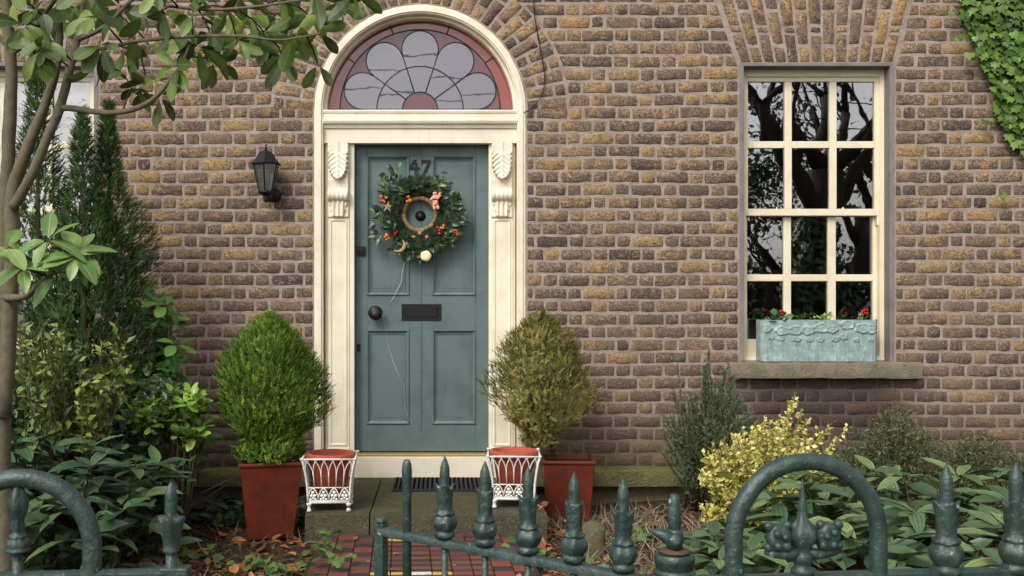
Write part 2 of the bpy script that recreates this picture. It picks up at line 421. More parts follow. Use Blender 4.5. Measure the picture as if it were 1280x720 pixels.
mb = MB(); mb.box(-40, 40, -16.2, -16.0, -0.19, 0.02); mb.box(-60, 60, -60, -16.2, -0.19, 0.0); mb.build('verge', M['soil'], kind='structure')

# ---- tiled path
k = N('path_tile'); p = k.pos(); n = k.noise(p, 40, 4, 0.7); a = k.attr().outputs['Fac']
col = k.ramp(a, [(0.0, lin(104,54,46)), (0.2, lin(124,62,52)), (0.3, lin(112,68,56)), (0.4, lin(54,46,46)), (0.6, lin(68,58,56)), (0.7, lin(196,160,84)), (0.9, lin(214,208,196))], 'CONSTANT')
col = k.mix(k.rng(n, 0.5, 0.72, 0, 0.4), col, lin(84,64,50)); k.bump(n, 0.25, 0.006)
M['tile'] = k.fin(col, 0.6, 0.4)
path = link('path', None); path['kind'] = 'structure'
pd = Vector((0.035, -1, 0)).normalized(); pr = Vector((1, 0.035, 0)).normalized()
p0 = Vector((X(524, -1.215), -1.225, 0))
def tile_at(u, v, du, dv, t, tri=False):
    m = MB(); m.t = t; g = 0.0025; h = R.uniform(-0.0015, 0.0015); b = 0.003
    c = [(u+g, v+g), (u+du-g, v+g), (u+du-g, v+dv-g), (u+g, v+dv-g)]
    ci = [(u+g+b, v+g+b), (u+du-g-b, v+g+b), (u+du-g-b, v+dv-g-b), (u+g+b, v+dv-g-b)]
    P = lambda q, z: p0 + pr*q[0] + pd*q[1] + Vector((0, 0, z))
    vs = [P(q, -0.02) for q in c] + [P(q, h-0.002) for q in c] + [P(q, h) for q in ci]
    fs = [(8,11,10,9)]
    for i in range(4):
        j = (i+1) % 4; fs += [(j, i, 4+i, 4+j), (4+j, 4+i, 8+i, 8+j)]
    m.add(vs, fs)
    return m
def red(): return R.choice([0.05, 0.25, 0.35])
def darkt(): return R.choice([0.45, 0.65])
LEN = 1.70; rest = MB()
def put_tile(m, v):
    if v < LEN: m.build('tile', M['tile'], path)
    else:
        n = len(rest.v); rest.v += m.v; rest.f += [tuple(i+n for i in q) for q in m.f]; rest.a += m.a
for c in range(11):
    u = -0.55 + 0.1*c; inner = 3 <= c <= 8
    dv = 0.05 if inner else 0.10; v = 0.0; r = 0
    while v < 3.6:
        t = (red() if r % 2 == 0 else darkt()) if inner else (red() if (r + c) % 2 else darkt())
        if inner and c in (3,4,5,6) and (abs(v - 0.10) < 0.01 or abs(v - 0.80) < 0.01): t = 0.75 if c != 5 else 0.95
        put_tile(tile_at(u, v, 0.1, dv, t), v); v += dv; r += 1
rest.build('tile_paving', M['tile'], path, kind='stuff')
gm = MB(); P = lambda u, v, z: p0 + pr*u + pd*v + Vector((0,0,z))
gm.add([P(-.57,-.0,-.012), P(.57,-.0,-.012), P(.57,3.65,-.012), P(-.57,3.65,-.012), P(-.57,-.0,-.06), P(.57,-.0,-.06), P(.57,3.65,-.06), P(-.57,3.65,-.06)],
       [(0,3,2,1),(4,5,6,7),(0,1,5,4),(1,2,6,5),(2,3,7,6),(3,0,4,7)])
k = N('tile_grout'); k.bump(k.noise(k.pos(), 90), 0.5, 0.004); M['grout'] = k.fin(lin(62,50,42), 0.95, 0.2)
gm.build('grout', M['grout'], path)

# ------------------------------------------------------------------ the house front
house = thing('house', 'brown brick terraced house front with green door, arched fanlight and sash windows', 'house')
ACX, ACZ = X(525), Zz(138)
RO = 132/184; RV = 184/184
DOOR_BOT = Zz(600)
WIN = [(X(929), X(1113)), (X(929-995), X(1113-995))]
WZ0, WZ1 = Zz(452), Zz(82)
def arc(cx, cz, r, a0, a1, n): return [(cx + r*math.cos(a0+(a1-a0)*i/n), cz + r*math.sin(a0+(a1-a0)*i/n)) for i in range(n+1)]
# mortar sheet with openings, cut as a polygon with holes
import bmesh
WL, WR, WB, WT = -5.2, 5.6, -0.35, 4.3
bm = bmesh.new()
def loop(pts):
    v = [bm.verts.new((a, 0, b)) for a, b in pts]; return [bm.edges.new((v[i], v[(i+1) % len(v)])) for i in range(len(v))]
es = loop([(WL,WB),(WR,WB),(WR,WT),(WL,WT)])
RH = RO - 0.004
es += loop([(ACX-RH, DOOR_BOT-0.12)] + [(ACX+RH, DOOR_BOT-0.12)] + arc(ACX, ACZ, RH, 0, math.pi, 48))
for a, b in WIN: es += loop([(a,WZ0),(b,WZ0),(b,WZ1),(a,WZ1)])
bmesh.ops.triangle_fill(bm, edges=es, use_beauty=True, normal=(0,-1,0))
r_ = bmesh.ops.extrude_face_region(bm, geom=bm.faces[:])
bmesh.ops.translate(bm, verts=[v for v in r_['geom'] if isinstance(v, bmesh.types.BMVert)], vec=(0, 0.30, 0))
bmesh.ops.recalc_face_normals(bm, faces=bm.faces[:])
me = bpy.data.meshes.new('wall'); bm.to_mesh(me); bm.free(); me.materials.append(M['mortar'])
link('wall', me, house)
mb = MB()                                    # dark hall and rooms behind the openings, closed boxes open to the front only
def room(m, x0, x1, z0, z1, y0, y1):
    m.add([(x0,y0,z0),(x1,y0,z0),(x1,y1,z0),(x0,y1,z0),(x0,y0,z1),(x1,y0,z1),(x1,y1,z1),(x0,y1,z1)], [(0,1,2,3),(4,7,6,5),(1,5,6,2),(2,6,7,3),(3,7,4,0)])
room(mb, 1.3, 4.4, -0.1, 3.4, 0.301, 3.6); room(mb, -4.9, -1.9, -0.1, 3.4, 0.301, 3.6); room(mb, -1.3, 1.0, -0.1, 3.4, 0.301, 4.2)
mb.build('inner_room', M['dark'], house)
mb = MB(); mb.box(WL, WR, 4.3, 4.6, WB, WT+0.2); mb.box(WL, WR, 0.30, 4.6, WT+0.003, WT+0.3); mb.box(WL-0.25, WL-0.003, 0.0, 4.6, WB, WT+0.3); mb.box(WR+0.003, WR+0.25, 0.0, 4.6, WB, WT+0.3)
mb.build('outer_shell', M['mortar'], house)

# ---- bricks
BR = random.Random(11)
def sub_edge(a, b, step):
    n = max(1, round(math.dist(a, b) / step)); return [(a[0]+(b[0]-a[0])*i/n, a[1]+(b[1]-a[1])*i/n) for i in range(n)]
def brick_geo(quad, tint, step=0.045):
    q = []
    cx = sum(p[0] for p in quad)/4; cz = sum(p[1] for p in quad)/4
    for i in range(4):
        e = sub_edge(quad[i], quad[(i+1) % 4], step)
        d = math.dist(e[0], (cx, cz)); cr = BR.uniform(0.0, 0.007)
        e[0] = (e[0][0] + (cx-e[0][0])/d*cr, e[0][1] + (cz-e[0][1])/d*cr)
        q += [e[0]] + [(p[0]+BR.uniform(-.003,.003), p[1]+BR.uniform(-.0045,.0045)) for p in e[1:]]
    n = len(q); pr_ = BR.uniform(0.0026, 0.0048); m = MB(); m.t = tint
    tilt = BR.uniform(-0.010, 0.010)
    ins = []
    for p in q:
        dx, dz = cx-p[0], cz-p[1]; d = math.hypot(dx, dz) or 1; hx = BR.uniform(.002, .0045)
        ax = hx if abs(dx) > hx else abs(dx)*.5; az = hx if abs(dz) > hx else abs(dz)*.5
        ins.append((p[0]+math.copysign(ax, dx), p[1]+math.copysign(az, dz)))
    vs = [(p[0], 0.012, p[1]) for p in q] + [(p[0], -0.0008, p[1]) for p in q] + [(p[0], -pr_+BR.uniform(-.0012,.0010)+tilt*(p[0]-cx), p[1]) for p in ins] + [(cx+BR.uniform(-.01,.01), -pr_+BR.uniform(-.002,.0012), cz)]
    fs = []
    for i in range(n):
        j = (i+1) % n; fs += [(i, j, n+j, n+i), (n+i, n+j, 2*n+j, 2*n+i), (2*n+i, 2*n+j, 3*n)]
    m.add(vs, fs); return m
CH = 0.0875; BH = 0.0690
z_base = 0.19
rowsN = int((WT - z_base)/CH)
def excl(z):
    """openings cut out of the coursed brickwork at height z: list of (left, right)"""
    e = []
    if z < ACZ: e.append((ACX-RO-0.012, ACX+RO+0.012))
    elif z < ACZ+RV: hw = math.sqrt(max(0, RV*RV-(z-ACZ)**2)); e.append((ACX-hw-0.016, ACX+hw+0.016))
    for a, b in WIN:
        if WZ0-0.012 < z <= WZ1: e.append((a-0.038, b+0.038))
        elif WZ1 < z < WZ1+0.50:
            t = (z-WZ1); e.append((a-0.045-0.33*t, b+0.045+0.24*t))
        elif Zz(474) < z <= WZ0-0.012: e.append((a-0.11, b+0.20))
    e.sort(); return e
bricks = []
def tint():
    r = BR.random()
    return min(1.0, max(0.0, BR.betavariate(2.0, 2.2)*0.86 if r < 0.86 else BR.uniform(0.86, 1.0)))
for r in range(rowsN):
    zb = z_base + r*CH; zt = zb + BH; zm = (zb+zt)/2
    eb, et, em = excl(zb), excl(zt), excl(zm)
    # runs between exclusions with slanted ends; where the count differs use the mid line
    if not (len(eb) == len(et) == len(em)): eb = et = em
    edges_b = [WL] + [v for p in eb for v in p] + [WR]; edges_t = [WL] + [v for p in et for v in p] + [WR]; edges_m = [WL] + [v for p in em for v in p] + [WR]
    for s in range(0, len(edges_b), 2):
        lb, rb, lt, rt = edges_b[s], edges_b[s+1], edges_t[s], edges_t[s+1]; lm, rm = edges_m[s], edges_m[s+1]
        if rm - lm < 0.05: continue
        per = 0.325; off = (0.0 if r % 2 else per/2) + BR.uniform(-0.012, 0.012)
        x = math.floor((lm-off)/per)*per + off; segs = []
        while x < rm:
            j1, j2 = BR.uniform(-.006, .006), BR.uniform(-.006, .006)
            segs.append([x, x+0.206+j1]); segs.append([x+0.222+j1, x+0.309+j2]); x += per
        out = []
        for a, b in segs:
            a2, b2 = max(a, lm), min(b, rm)
            if b2-a2 < 0.030:
                continue
            out.append([a2, b2])
        if not out: continue
        if out[0][0]-lm > 0.022: out[0][0] = lm
        if rm-out[-1][1] > 0.022: out[-1][1] = rm
        for i, (a, b) in enumerate(out):
            al = (lb, lt) if abs(a-lm) < 1e-6 else (a, a); bl = (rb, rt) if abs(b-rm) < 1e-6 else (b, b)
            w1 = BR.uniform(-.002, .002)
            if bl[0]-al[0] < .02 or bl[1]-al[1] < .012:
                if bl[0]-al[0] < .02 and bl[1]-al[1] < .02: continue
                al = (a, a) if bl[0]-al[0] < .02 or bl[1]-al[1] < .012 else al
                bl = (b, b)
            bricks.append(([(qx, qz+w1+0.007*mnoise.noise(Vector((qx*.9, qz*1.3, 2)))+0.004*mnoise.noise(Vector((qx*3.1, qz*2, 7)))) for qx, qz in ((al[0], zb), (bl[0], zb), (bl[1], zt), (al[1], zt))], tint()))
def vis(q):
    cx = sum(p[0] for p in q)/4; cz = sum(p[1] for p in q)/4
    px = VX + cx*F/7; py = VY - (cz-CAM_H)*F/7
    ok = 4 < px < 1276 and 4 < py < 585
    if px < 180 and py > 90: ok = False
    if 262 < px < 410 and py > 395: ok = False
    if 605 < px < 745 and py > 395: ok = False
    if px < 250 and py > 370: ok = False
    if px > 1195 and py < 190: ok = False
    if 835 < px < 1250 and py > 500: ok = False
    ar = abs(sum(q[i][0]*q[(i+1)%4][1]-q[(i+1)%4][0]*q[i][1] for i in range(4)))/2
    return ok, ar, (px-640)**2+(py-330)**2
order = sorted(range(len(bricks)), key=lambda i: (not vis(bricks[i][0])[0], -round(vis(bricks[i][0])[1], 3), vis(bricks[i][0])[2]))
sel = set(order[:300]); joined = MB()
def join(dst, m):
    n = len(dst.v); dst.v += m.v; dst.f += [tuple(i+n for i in q) for q in m.f]; dst.a += m.a
for i, (q, t) in enumerate(bricks):
    g = brick_geo(q, t)
    if i in sel: g.build('brick', M['brick'], house, smooth=True)
    else: join(joined, g)
joined.build('brickwork', M['brick'], house, smooth=True, kind='stuff')
# voussoirs of the door arch
nV = 32
for i in range(nV):
    a0 = math.pi*i/nV; a1 = math.pi*(i+1)/nV; g = 0.0085
    rows = [(RO+0.012, RO+0.195), (RO+0.213, RV-0.006)] if i % 2 else [(RO+0.012, RO+0.085), (RO+0.103, RV-0.006)]
    for (ra, rb) in rows:
        P_ = lambda r, a: (ACX+r*math.cos(a), ACZ+r*math.sin(a))
        ga, gb = g/ra, g/rb
        q = [P_(ra, a0+ga), P_(rb, a0+gb), P_(rb, a1-gb), P_(ra, a1-ga)]
        brick_geo(q, tint()).build('voussoir', M['brick'], house, smooth=True)
# flat arches of the windows
for (a, b) in WIN:
    nC = 13; xa0, xb0 = a-0.022, b+0.022; H = 0.50
    xa1, xb1 = xa0-0.33*H, xb0+0.24*H
    def cxz(u, t): return (xa0+(xb0-xa0)*u)*(1-t) + (xa1+(xb1-xa1)*u)*t, WZ1+0.022+H*t
    for i in range(nC):
        u0, u1 = i/nC, (i+1)/nC; gu = 0.0085/(xb0-xa0)
        rows = [(0.0,0.37),(0.41,0.47),(0.51,0.90)] if i % 2 == 0 else [(0.0,0.21),(0.25,0.68),(0.72,0.92)]
        for (t0, t1) in rows:
            t0 += BR.uniform(-.012,.012)*(t0 > 0); t1 += BR.uniform(-.01,.01)
            q = [cxz(u0+gu,t0), cxz(u1-gu,t0), cxz(u1-gu,t1), cxz(u0+gu,t1)]
            brick_geo(q, min(1, tint()*1.1)).build('voussoir', M['brick'], house, smooth=True)

# ---- granite plinth course
def rough_box(x0, x1, y0, y1, z0, z1, amp=0.006, step=0.03, seed=0.0):
    nx = max(2, int((x1-x0)/step)); prof = [(y1,z0),(y0+0.004,z0),(y0,z0+0.012),(y0,(z0+z1)/2),(y0,z1-0.012),(y0+0.012,z1),((y0+y1)/2,z1),(y1,z1)]
    m = MB(); vs = []; n = len(prof)
    for i in range(nx+1):
        x = x0+(x1-x0)*i/nx
        for (y, z) in prof:
            k_ = amp*mnoise.noise(Vector((x*7, y*9+seed, z*9))) + amp*.5*mnoise.noise(Vector((x*25, y*25+seed, z*25)))
            vs.append((x + (k_ if i in (0, nx) else 0), y-k_ if y < y1 else y, z+k_*0.7))
    fs = [(i*n+j, i*n+j+1, (i+1)*n+j+1, (i+1)*n+j) for i in range(nx) for j in range(n-1)]
    fs = [tuple(reversed(f)) for f in fs] if False else fs
    fs.append(tuple(range(n-1,-1,-1))); fs.append(tuple(nx*n+j for j in range(n)))
    m.add(vs, fs); return m
ZL0, ZL1 = 0.064, 0.178
for i, (a, b) in enumerate(((-5.2,-3.1),(-3.095,-1.62),(-1.615,ACX-RO-0.004),(ACX+RO+0.004,1.66),(1.665,2.9),(2.905,4.2),(4.205,5.6))):
    rough_box(a, b-0.006, -0.10, 0.0, ZL0, ZL1, 0.008, seed=i).build('plinth_stone', M['ledge'], house, smooth=True, angle=50)

# ------------------------------------------------------------------ door case
sur = link('door_surround', None, house)
c = 'cream'
y0 = -0.012
# arched outer band and its inner step
def arch_path(r, zb): return [(ACX+r, zb)] + arc(ACX, ACZ, r, 0, math.pi, 56) + [(ACX-r, zb)]
ZB = Zz(597)
mb = MB()
def wob(path, amp): return [(p[0]+amp*mnoise.noise(Vector((p[0]*30,p[1]*30,0))), p[1]+amp*mnoise.noise(Vector((p[0]*30,p[1]*30,5)))) for p in path]
mb.band(wob(arch_path(RO, ZB), .004), arch_path(RO-0.016, ZB), -0.004, 0.05)
mb.band(arch_path(RO-0.0155, ZB), arch_path(RO-0.048, ZB), y0, 0.08)
mb.band(arch_path(RO-0.0475, ZB), arch_path(RO-0.058, ZB), -0.002, 0.09)
mb.build('arch_moulding', M[c], sur, bevel=0.004)
mb = MB(); mb.band(arch_path(RO-0.0575, ACZ), arch_path(RO-0.078, ACZ), 0.05, 0.16); mb.build('fanlight_rebate', M[c], sur)
# back board, entablature
xl, xr = ACX-RO+0.058, ACX+RO-0.058
zs = Zz(138); 
dl, dr_ = X(444.5, 0.13), X(610.5, 0.13); dtop = Zz(179.5, 0.13); dbot = Zz(564, 0.13)
mb = MB(); mb.box(xl, dl-0.03, 0.095, 0.2, ZB, zs); mb.box(dr_+0.03, xr, 0.095, 0.2, ZB, zs); mb.build('jamb_board', M[c], sur)
mb = MB(); 
prof = [(0.10, Zz(178)), (0.030, Zz(178)), (0.030, Zz(160)), (0.018, Zz(159.4)), (0.012, Zz(156)), (-0.004, Zz(154)), (-0.010, Zz(151.5)), (-0.010, Zz(149.5)), (0.006, Zz(148.8)), (0.008, Zz(142)), (0.002, Zz(141)), (-0.002, Zz(138.5)), (0.004, Zz(137)), (0.10, Zz(136.8))]
vs = [(xl, y, z) for y, z in prof] + [(xr, y, z) for y, z in prof]; n = len(prof)
mb.add(vs, [(i, n+i, n+i+1, i+1) for i in range(n-1)] + [tuple(range(n)), tuple(range(2*n-1,n-1,-1))]); mb.build('entablature', M[c], sur, bevel=0.0015)
# door frame: jambs, head, threshold
mb = MB(); mb.box(dl-0.034, dl-0.003, 0.055, 0.2, dbot-0.02, dtop+0.03); mb.box(dr_+0.003, dr_+0.034, 0.055, 0.2, dbot-0.02, dtop+0.03); mb.box(dl-0.003, dr_+0.003, 0.085, 0.2, dtop+0.003, dtop+0.045)
mb.build('door_frame', M[c], sur, bevel=0.003)
mb = MB(); mb.box(X(436), X(617), 0.045, 0.2, ZB-0.01, dbot-0.026); mb.build('threshold', M[c], sur, bevel=0.004)
mb = MB(); mb.box(dl-0.002, dr_+0.002, 0.05, 0.17, dbot-0.026+0.0005, dbot-0.008); mb.build('threshold_strip', M['brass'], sur, bevel=0.002)
# pilasters
def console_h(u, v):
    """relief of the scroll bracket: u -1..1 across, v 0..1 downwards -> (protrusion in m)"""
    au = abs(u)
    if v < 0.50:
        q = v/0.5; base = 0.030+0.020*q*q
        hw = 1.0 if q < .5 else math.sqrt(max(0, 1-((q-.5)/.5)**2.2))
        ph = v*15-au*1.5; lob = abs(math.sin(math.pi*ph)); le = abs(math.sin(math.pi*(v*15-hw*1.5)))
        tip = hw*(0.80+0.20*le)
        if q < .30: return 0.034 + (0.006*math.exp(-(u*8)**2)) + 0.008*lob*max(0, au-.55)
        if au < tip:
            ed = min(1, (tip-au)/0.12)
            return base + ed*(0.004+0.012*lob*(.25+.75*au)) + .007*math.exp(-(u*7)**2)
        return 0.014
    if v < 0.62: t = (v-0.5)/0.12; return 0.0315*(1-t)*0.7 + 0.012*t
    if v < 0.79:
        t = (v-0.705)/0.085; r_ = math.sqrt(max(0, 1-t*t)); return 0.012 + 0.042*r_ + 0.005*abs(math.cos(u*8))*r_
    t = (v-0.79)/0.21
    half = 0.95*(1-0.45*t)*(0.85+0.15*abs(math.sin(t*9)))
    if au < half and t < 0.95:
        return 0.012 + 0.016*(0.5+0.5*math.cos(u*14))*min(1, (half-au)/0.12)+0.006
    return 0.008
for px0, px1, side in ((410, 436, 'l'), (614.5, 640.5, 'r')):
    x0, x1 = X(px0, 0.05), X(px1, 0.05)
    pil = link('pilaster', None, sur)
    zt, zk, zb = Zz(178, 0.05), Zz(272, 0.05), Zz(563, 0.05)
    mb = MB(); mb.box(x0-0.004, x1+0.004, 0.05, 0.12, zb, zt-0.0005)
    mb.frame(x0+0.010, x1-0.010, zb+0.03, zk-0.01, 0.05, [(0,0),(0.002,-0.006),(0.010,-0.008),(0.016,-0.002),(0.020,-0.0005)])
    mb.box(x0-0.010, x1+0.010, 0.02, 0.13, ZB, zb-0.0005); mb.box(x0-0.006, x1+0.006, 0.035, 0.05-0.0005, zb, zb+0.018)
    mb.box(x0-0.02+0.001, x1+0.02, 0.06, 0.11, zb+0.001, zt-0.001)
    me = mb.mesh('pilaster', M[c]); pil.name = 'pilaster_tmp'
    bpy.data.objects.remove(pil); pil = link('pilaster', me, sur)
    b_ = pil.modifiers.new('bevel', 'BEVEL'); b_.width = 0.0025; b_.segments = 2; b_.limit_method = 'ANGLE'
    cb = MB(); nu, nv = 44, 150; vs = []
    for j in range(nv+1):
        for i in range(nu+1):
            u = -1+2*i/nu; v = j/nv
            d = console_h(u, v)
            if i in (0, nu) or j == nv: d = -0.002
            vs.append((x0+(x1-x0)*(u+1)/2, 0.046-d, zt+(zk-zt)*v))
    cb.add(vs, [(j*(nu+1)+i, (j+1)*(nu+1)+i, (j+1)*(nu+1)+i+1, j*(nu+1)+i+1) for j in range(nv) for i in range(nu)])
    cb.build('console', M[c], sur, smooth=True)
o = MB(); o.lathe([(0.0,0),(0.010,0),(0.011,0.006),(0.006,0.010),(0.0,0.010)], (X(406.5,.09), 0.094, Zz(344,.09)), 14, axis='y'); o.box(X(404,.09), X(409,.09), 0.090, 0.0955, Zz(356,.09), Zz(338,.09))
o.build('bell_push', M['brass'], sur)

# ---- fanlight
fan = link('fanlight', None, house)
FY = 0.12; s = (FY-CAM_Y)/F; fx, fz = X(525, FY), Zz(137, FY)
def pol(r, adeg): a = math.radians(90-adeg); return (fx+r*s*math.cos(a), fz+r*s*math.sin(a))   # adeg from vertical, + to the right
def pane(poly, mat):
    area = sum(poly[i][0]*poly[(i+1)%len(poly)][1]-poly[(i+1)%len(poly)][0]*poly[i][1] for i in range(len(poly)))
    if area < 0: poly = poly[::-1]
    m = MB(); m.prism(poly, FY+R.uniform(-.0005,.0005), FY+0.004)
    tx, tz = R.uniform(-.010,.010), R.uniform(-.012,.012); cx_ = sum(p_[0] for p_ in poly)/len(poly); cz_ = sum(p_[1] for p_ in poly)/len(poly)
    m.v = [(x, y+tx*(x-cx_)+tz*(z-cz_), z) for x, y, z in m.v]; m.build('pane', M[mat], fan)
def arcp(r, a0, a1, n=14): return [pol(r, a0+(a1-a0)*i/n) for i in range(n+1)]
leadp = []
pane(arcp(22, -90, 90, 20), 'glass_mauve'); leadp.append(arcp(22, -90, 90, 24))
RB, rb = 75.5, 22.9; th = math.degrees(math.asin(rb/RB)); tl = math.sqrt(RB*RB-rb*rb)
def bulb(ac, frm, to, n=22):
    """bulb arc of the petal whose axis is ac, swept from the left tangent point over the tip to the right one"""
    out = []
    for i in range(n+1):
        q = frm+(to-frm)*i/n; a = math.radians(90-ac)
        cx, cz = RB*math.cos(a), RB*math.sin(a); b = math.radians(90-ac-q)
        out.append((fx+(cx+rb*math.cos(b))*s, fz+(cz+rb*math.sin(b))*s))
    return out
for kx, ac in enumerate((-72, -36, 0, 36, 72)):
    lo, hi = ac-18, ac+18
    if ac == -72: lo = -90
    if ac == 72: hi = 90
    pane(arcp(22, lo, hi, 8)+arcp(54, hi, lo, 10), 'glass_clear')
    tip = bulb(ac, -(90+th), 90+th, 26)
    tip = [p for p in tip if p[1] > fz+0.0005]
    pane(arcp(54, lo+0.3, hi-0.3, 8) + tip[::-1], 'glass_clear'); leadp.append(tip)
leadp.append(arcp(54, -90, 90, 40))
for a in (-54, -18, 18, 54): leadp.append([pol(22, a), pol(tl, a)])
leadp.append(arcp(100, -90, 90, 48)); leadp.append(arcp(117.5, -90, 90, 48)); leadp.append([pol(117.5,-90), pol(117.5,90)])
seps = [-90, -54.5, -19.5, 19.5, 54.5, 90]
for a, b in zip(seps[:-1], seps[1:]): pane(arcp(100, a, b, 10)+arcp(119, b, a, 12), 'glass_red')
for a in seps[1:-1]: leadp.append([pol(100, a), pol(118, a)])
# mauve spandrels between the petal tips and the border
for a in (-54, -18, 18, 54):
    L_ = bulb(a-18, 0, 90+th, 14); R_ = bulb(a+18, -(90+th), 0, 14)
    pane([pol(100, a-18)] + L_ + R_[1:] + [pol(100, a+18)] + arcp(100, a+18, a-18, 8)[1:-1], 'glass_mauve')
L_ = [p for p in bulb(-72, -(90+th), 0, 20) if p[1] > fz]; pane([pol(100,-90)] + L_ + arcp(100,-72,-90,6)[:-1], 'glass_mauve')
R_ = [p for p in bulb(72, 0, 90+th, 20) if p[1] > fz]; pane([pol(100,72)] + R_ + arcp(100,90,72,6)[:-1], 'glass_mauve')
mb = MB()
for pth in leadp: mb.tube([(p[0], FY-0.003, p[1]) for p in pth], 0.0042, 5)
mb.build('leading', M['lead'], fan, smooth=True)

# ---- door
YD = 0.13
door = MB(); door.box(dl, dr_, YD+0.012, YD+0.055, dbot, dtop); door = door.build('door', M['door'], house)
xm = [X(v, YD) for v in (458.5, 511.5, 540.5, 594.5)]
zm_ = [Zz(v, YD) for v in (195, 369, 412, 530)]
def db(x0_, x1_, z0_, z1_, nm):
    m = MB(); m.box(x0_, x1_, YD, YD+0.013, z0_, z1_); m.build(nm, M['door'], door, bevel=0.0012)
e = 0.0008
db(dl, xm[0], dbot, dtop, 'stile'); db(xm[3], dr_, dbot, dtop, 'stile')
db(xm[0]+e, xm[3]-e, zm_[0], dtop, 'rail'); db(xm[0]+e, xm[3]-e, zm_[2], zm_[1], 'rail'); db(xm[0]+e, xm[3]-e, dbot, zm_[3], 'rail')
xc = X(526.5, YD)
for za, zb_ in ((zm_[1], zm_[0]), (zm_[3], zm_[2])):
    db(xm[1], xm[2], za+e, zb_-e, 'muntin')
m = MB(); m.tube([(xc, YD-0.0005, dbot+0.14), (xc, YD-0.0005, dtop-0.02)], 0.0045, 8); m.box(xc-0.010, xc-0.0075, YD-0.0008, YD+0.01, dbot+0.14, dtop-0.02); m.box(xc+0.0075, xc+0.010, YD-0.0008, YD+0.01, dbot+0.14, dtop-0.02)
m.build('centre_bead', M['door'], door, smooth=True, angle=40)
for xa, xb in ((xm[0], xm[1]), (xm[2], xm[3])):
    for za, zb_ in ((zm_[1], zm_[0]), (zm_[3], zm_[2])):
        m = MB(); m.frame(xa, xb, za, zb_, YD, [(0,0.004),(0,-0.007),(0.004,-0.010),(0.010,-0.008),(0.012,-0.001),(0.020,0.004),(0.0245,0.0095),(0.026,0.006),(0.031,0.006),(0.033,0.0125)])
        m.box(xa+0.046, xb-0.046, YD+0.0095, YD+0.0118, za+0.046, zb_-0.046)
        m.build('panel', M['door'], door, smooth=True, angle=25)
# ironmongery
m = MB(); m.lathe([(0.0,0),(0.034,0),(0.036,0.006),(0.022,0.012),(0.013,0.018),(0.013,0.036),(0.034,0.044),(0.048,0.058),(0.050,0.068),(0.044,0.080),(0.026,0.088),(0.0,0.090)], (X(470,YD), YD, Zz(391,YD)), 24, axis='y'); m.build('knob', M['black'], door, smooth=True)
m = MB(); x0_, x1_, z0_, z1_ = X(502,YD), X(551.5,YD), Zz(400.5,YD), Zz(380,YD); m.box(x0_, x1_, YD-0.008, YD+0.001, z0_, z1_); m.box(x0_+.03, x1_-.03, YD-0.012, YD-0.0075, z0_+.028, z1_-.032); m.frame(x0_+.024, x1_-.024, z0_+.022, z1_-.026, YD-0.008, [(0,0),(0.001,-0.005),(0.005,-0.005),(0.006,0)])
for q in (x0_+.012, x1_-.012): m.lathe([(0,0),(.005,0),(.004,.003),(0,.004)], (q, YD-.008, (z0_+z1_)/2), 8, axis='y')
m.build('letterbox', M['black'], door, bevel=0.002)
m = MB(); m.box(X(446,YD), X(456.5,YD), YD-0.02, YD+0.001, Zz(319,YD), Zz(308,YD)); m.lathe([(0,0),(.016,0),(.016,.008),(0,.008)], (X(451.2,YD), YD-.02, Zz(313.5,YD)), 16, axis='y'); m.build('rim_lock', M['black'], door, bevel=0.003)
m = MB(); m.box(X(446,YD), X(450.5,YD), YD-0.006, YD+0.001, Zz(439,YD), Zz(430,YD)); m.build('keyhole_plate', M['black'], door, bevel=0.002)
m = MB(); m.lathe([(0,0),(0.034,0),(0.036,0.006),(0.026,0.010),(0.022,0.016),(0.010,0.022),(0.0,0.023)], (X(525.5,YD), YD, Zz(270,YD)), 20, axis='y'); m.build('knocker_boss', M['black'], door, smooth=True)
def P2(px, py): return (X(px, YD), Zz(py, YD))
m = MB(); y1 = YD-0.007
for poly in ([(517,200),(521,200),(513.5,209.5),(510,209.5)], [(510,208.8),(524.5,208.8),(524.5,212),(510,212)], [(518.2,203.5),(521.8,203.5),(521.8,217),(518.2,217)]):
    m.prism([P2(*q) for q in poly][::-1], y1, YD+0.001); y1 -= 0.0006
m.build('numeral_four', M['black'], door)
m = MB(); y1 = YD-0.007
for poly in ([(526.5,200),(538.5,200),(538.5,203.4),(526.5,203.4)], [(534.8,203.0),(538.5,203.0),(533,215),(529,215)], [(526.5,203.2),(528.3,203.2),(528.3,205.4),(526.5,205.4)]):
    m.prism([P2(*q) for q in poly][::-1], y1, YD+0.001); y1 -= 0.0006
m.build('numeral_seven', M['black'], door)

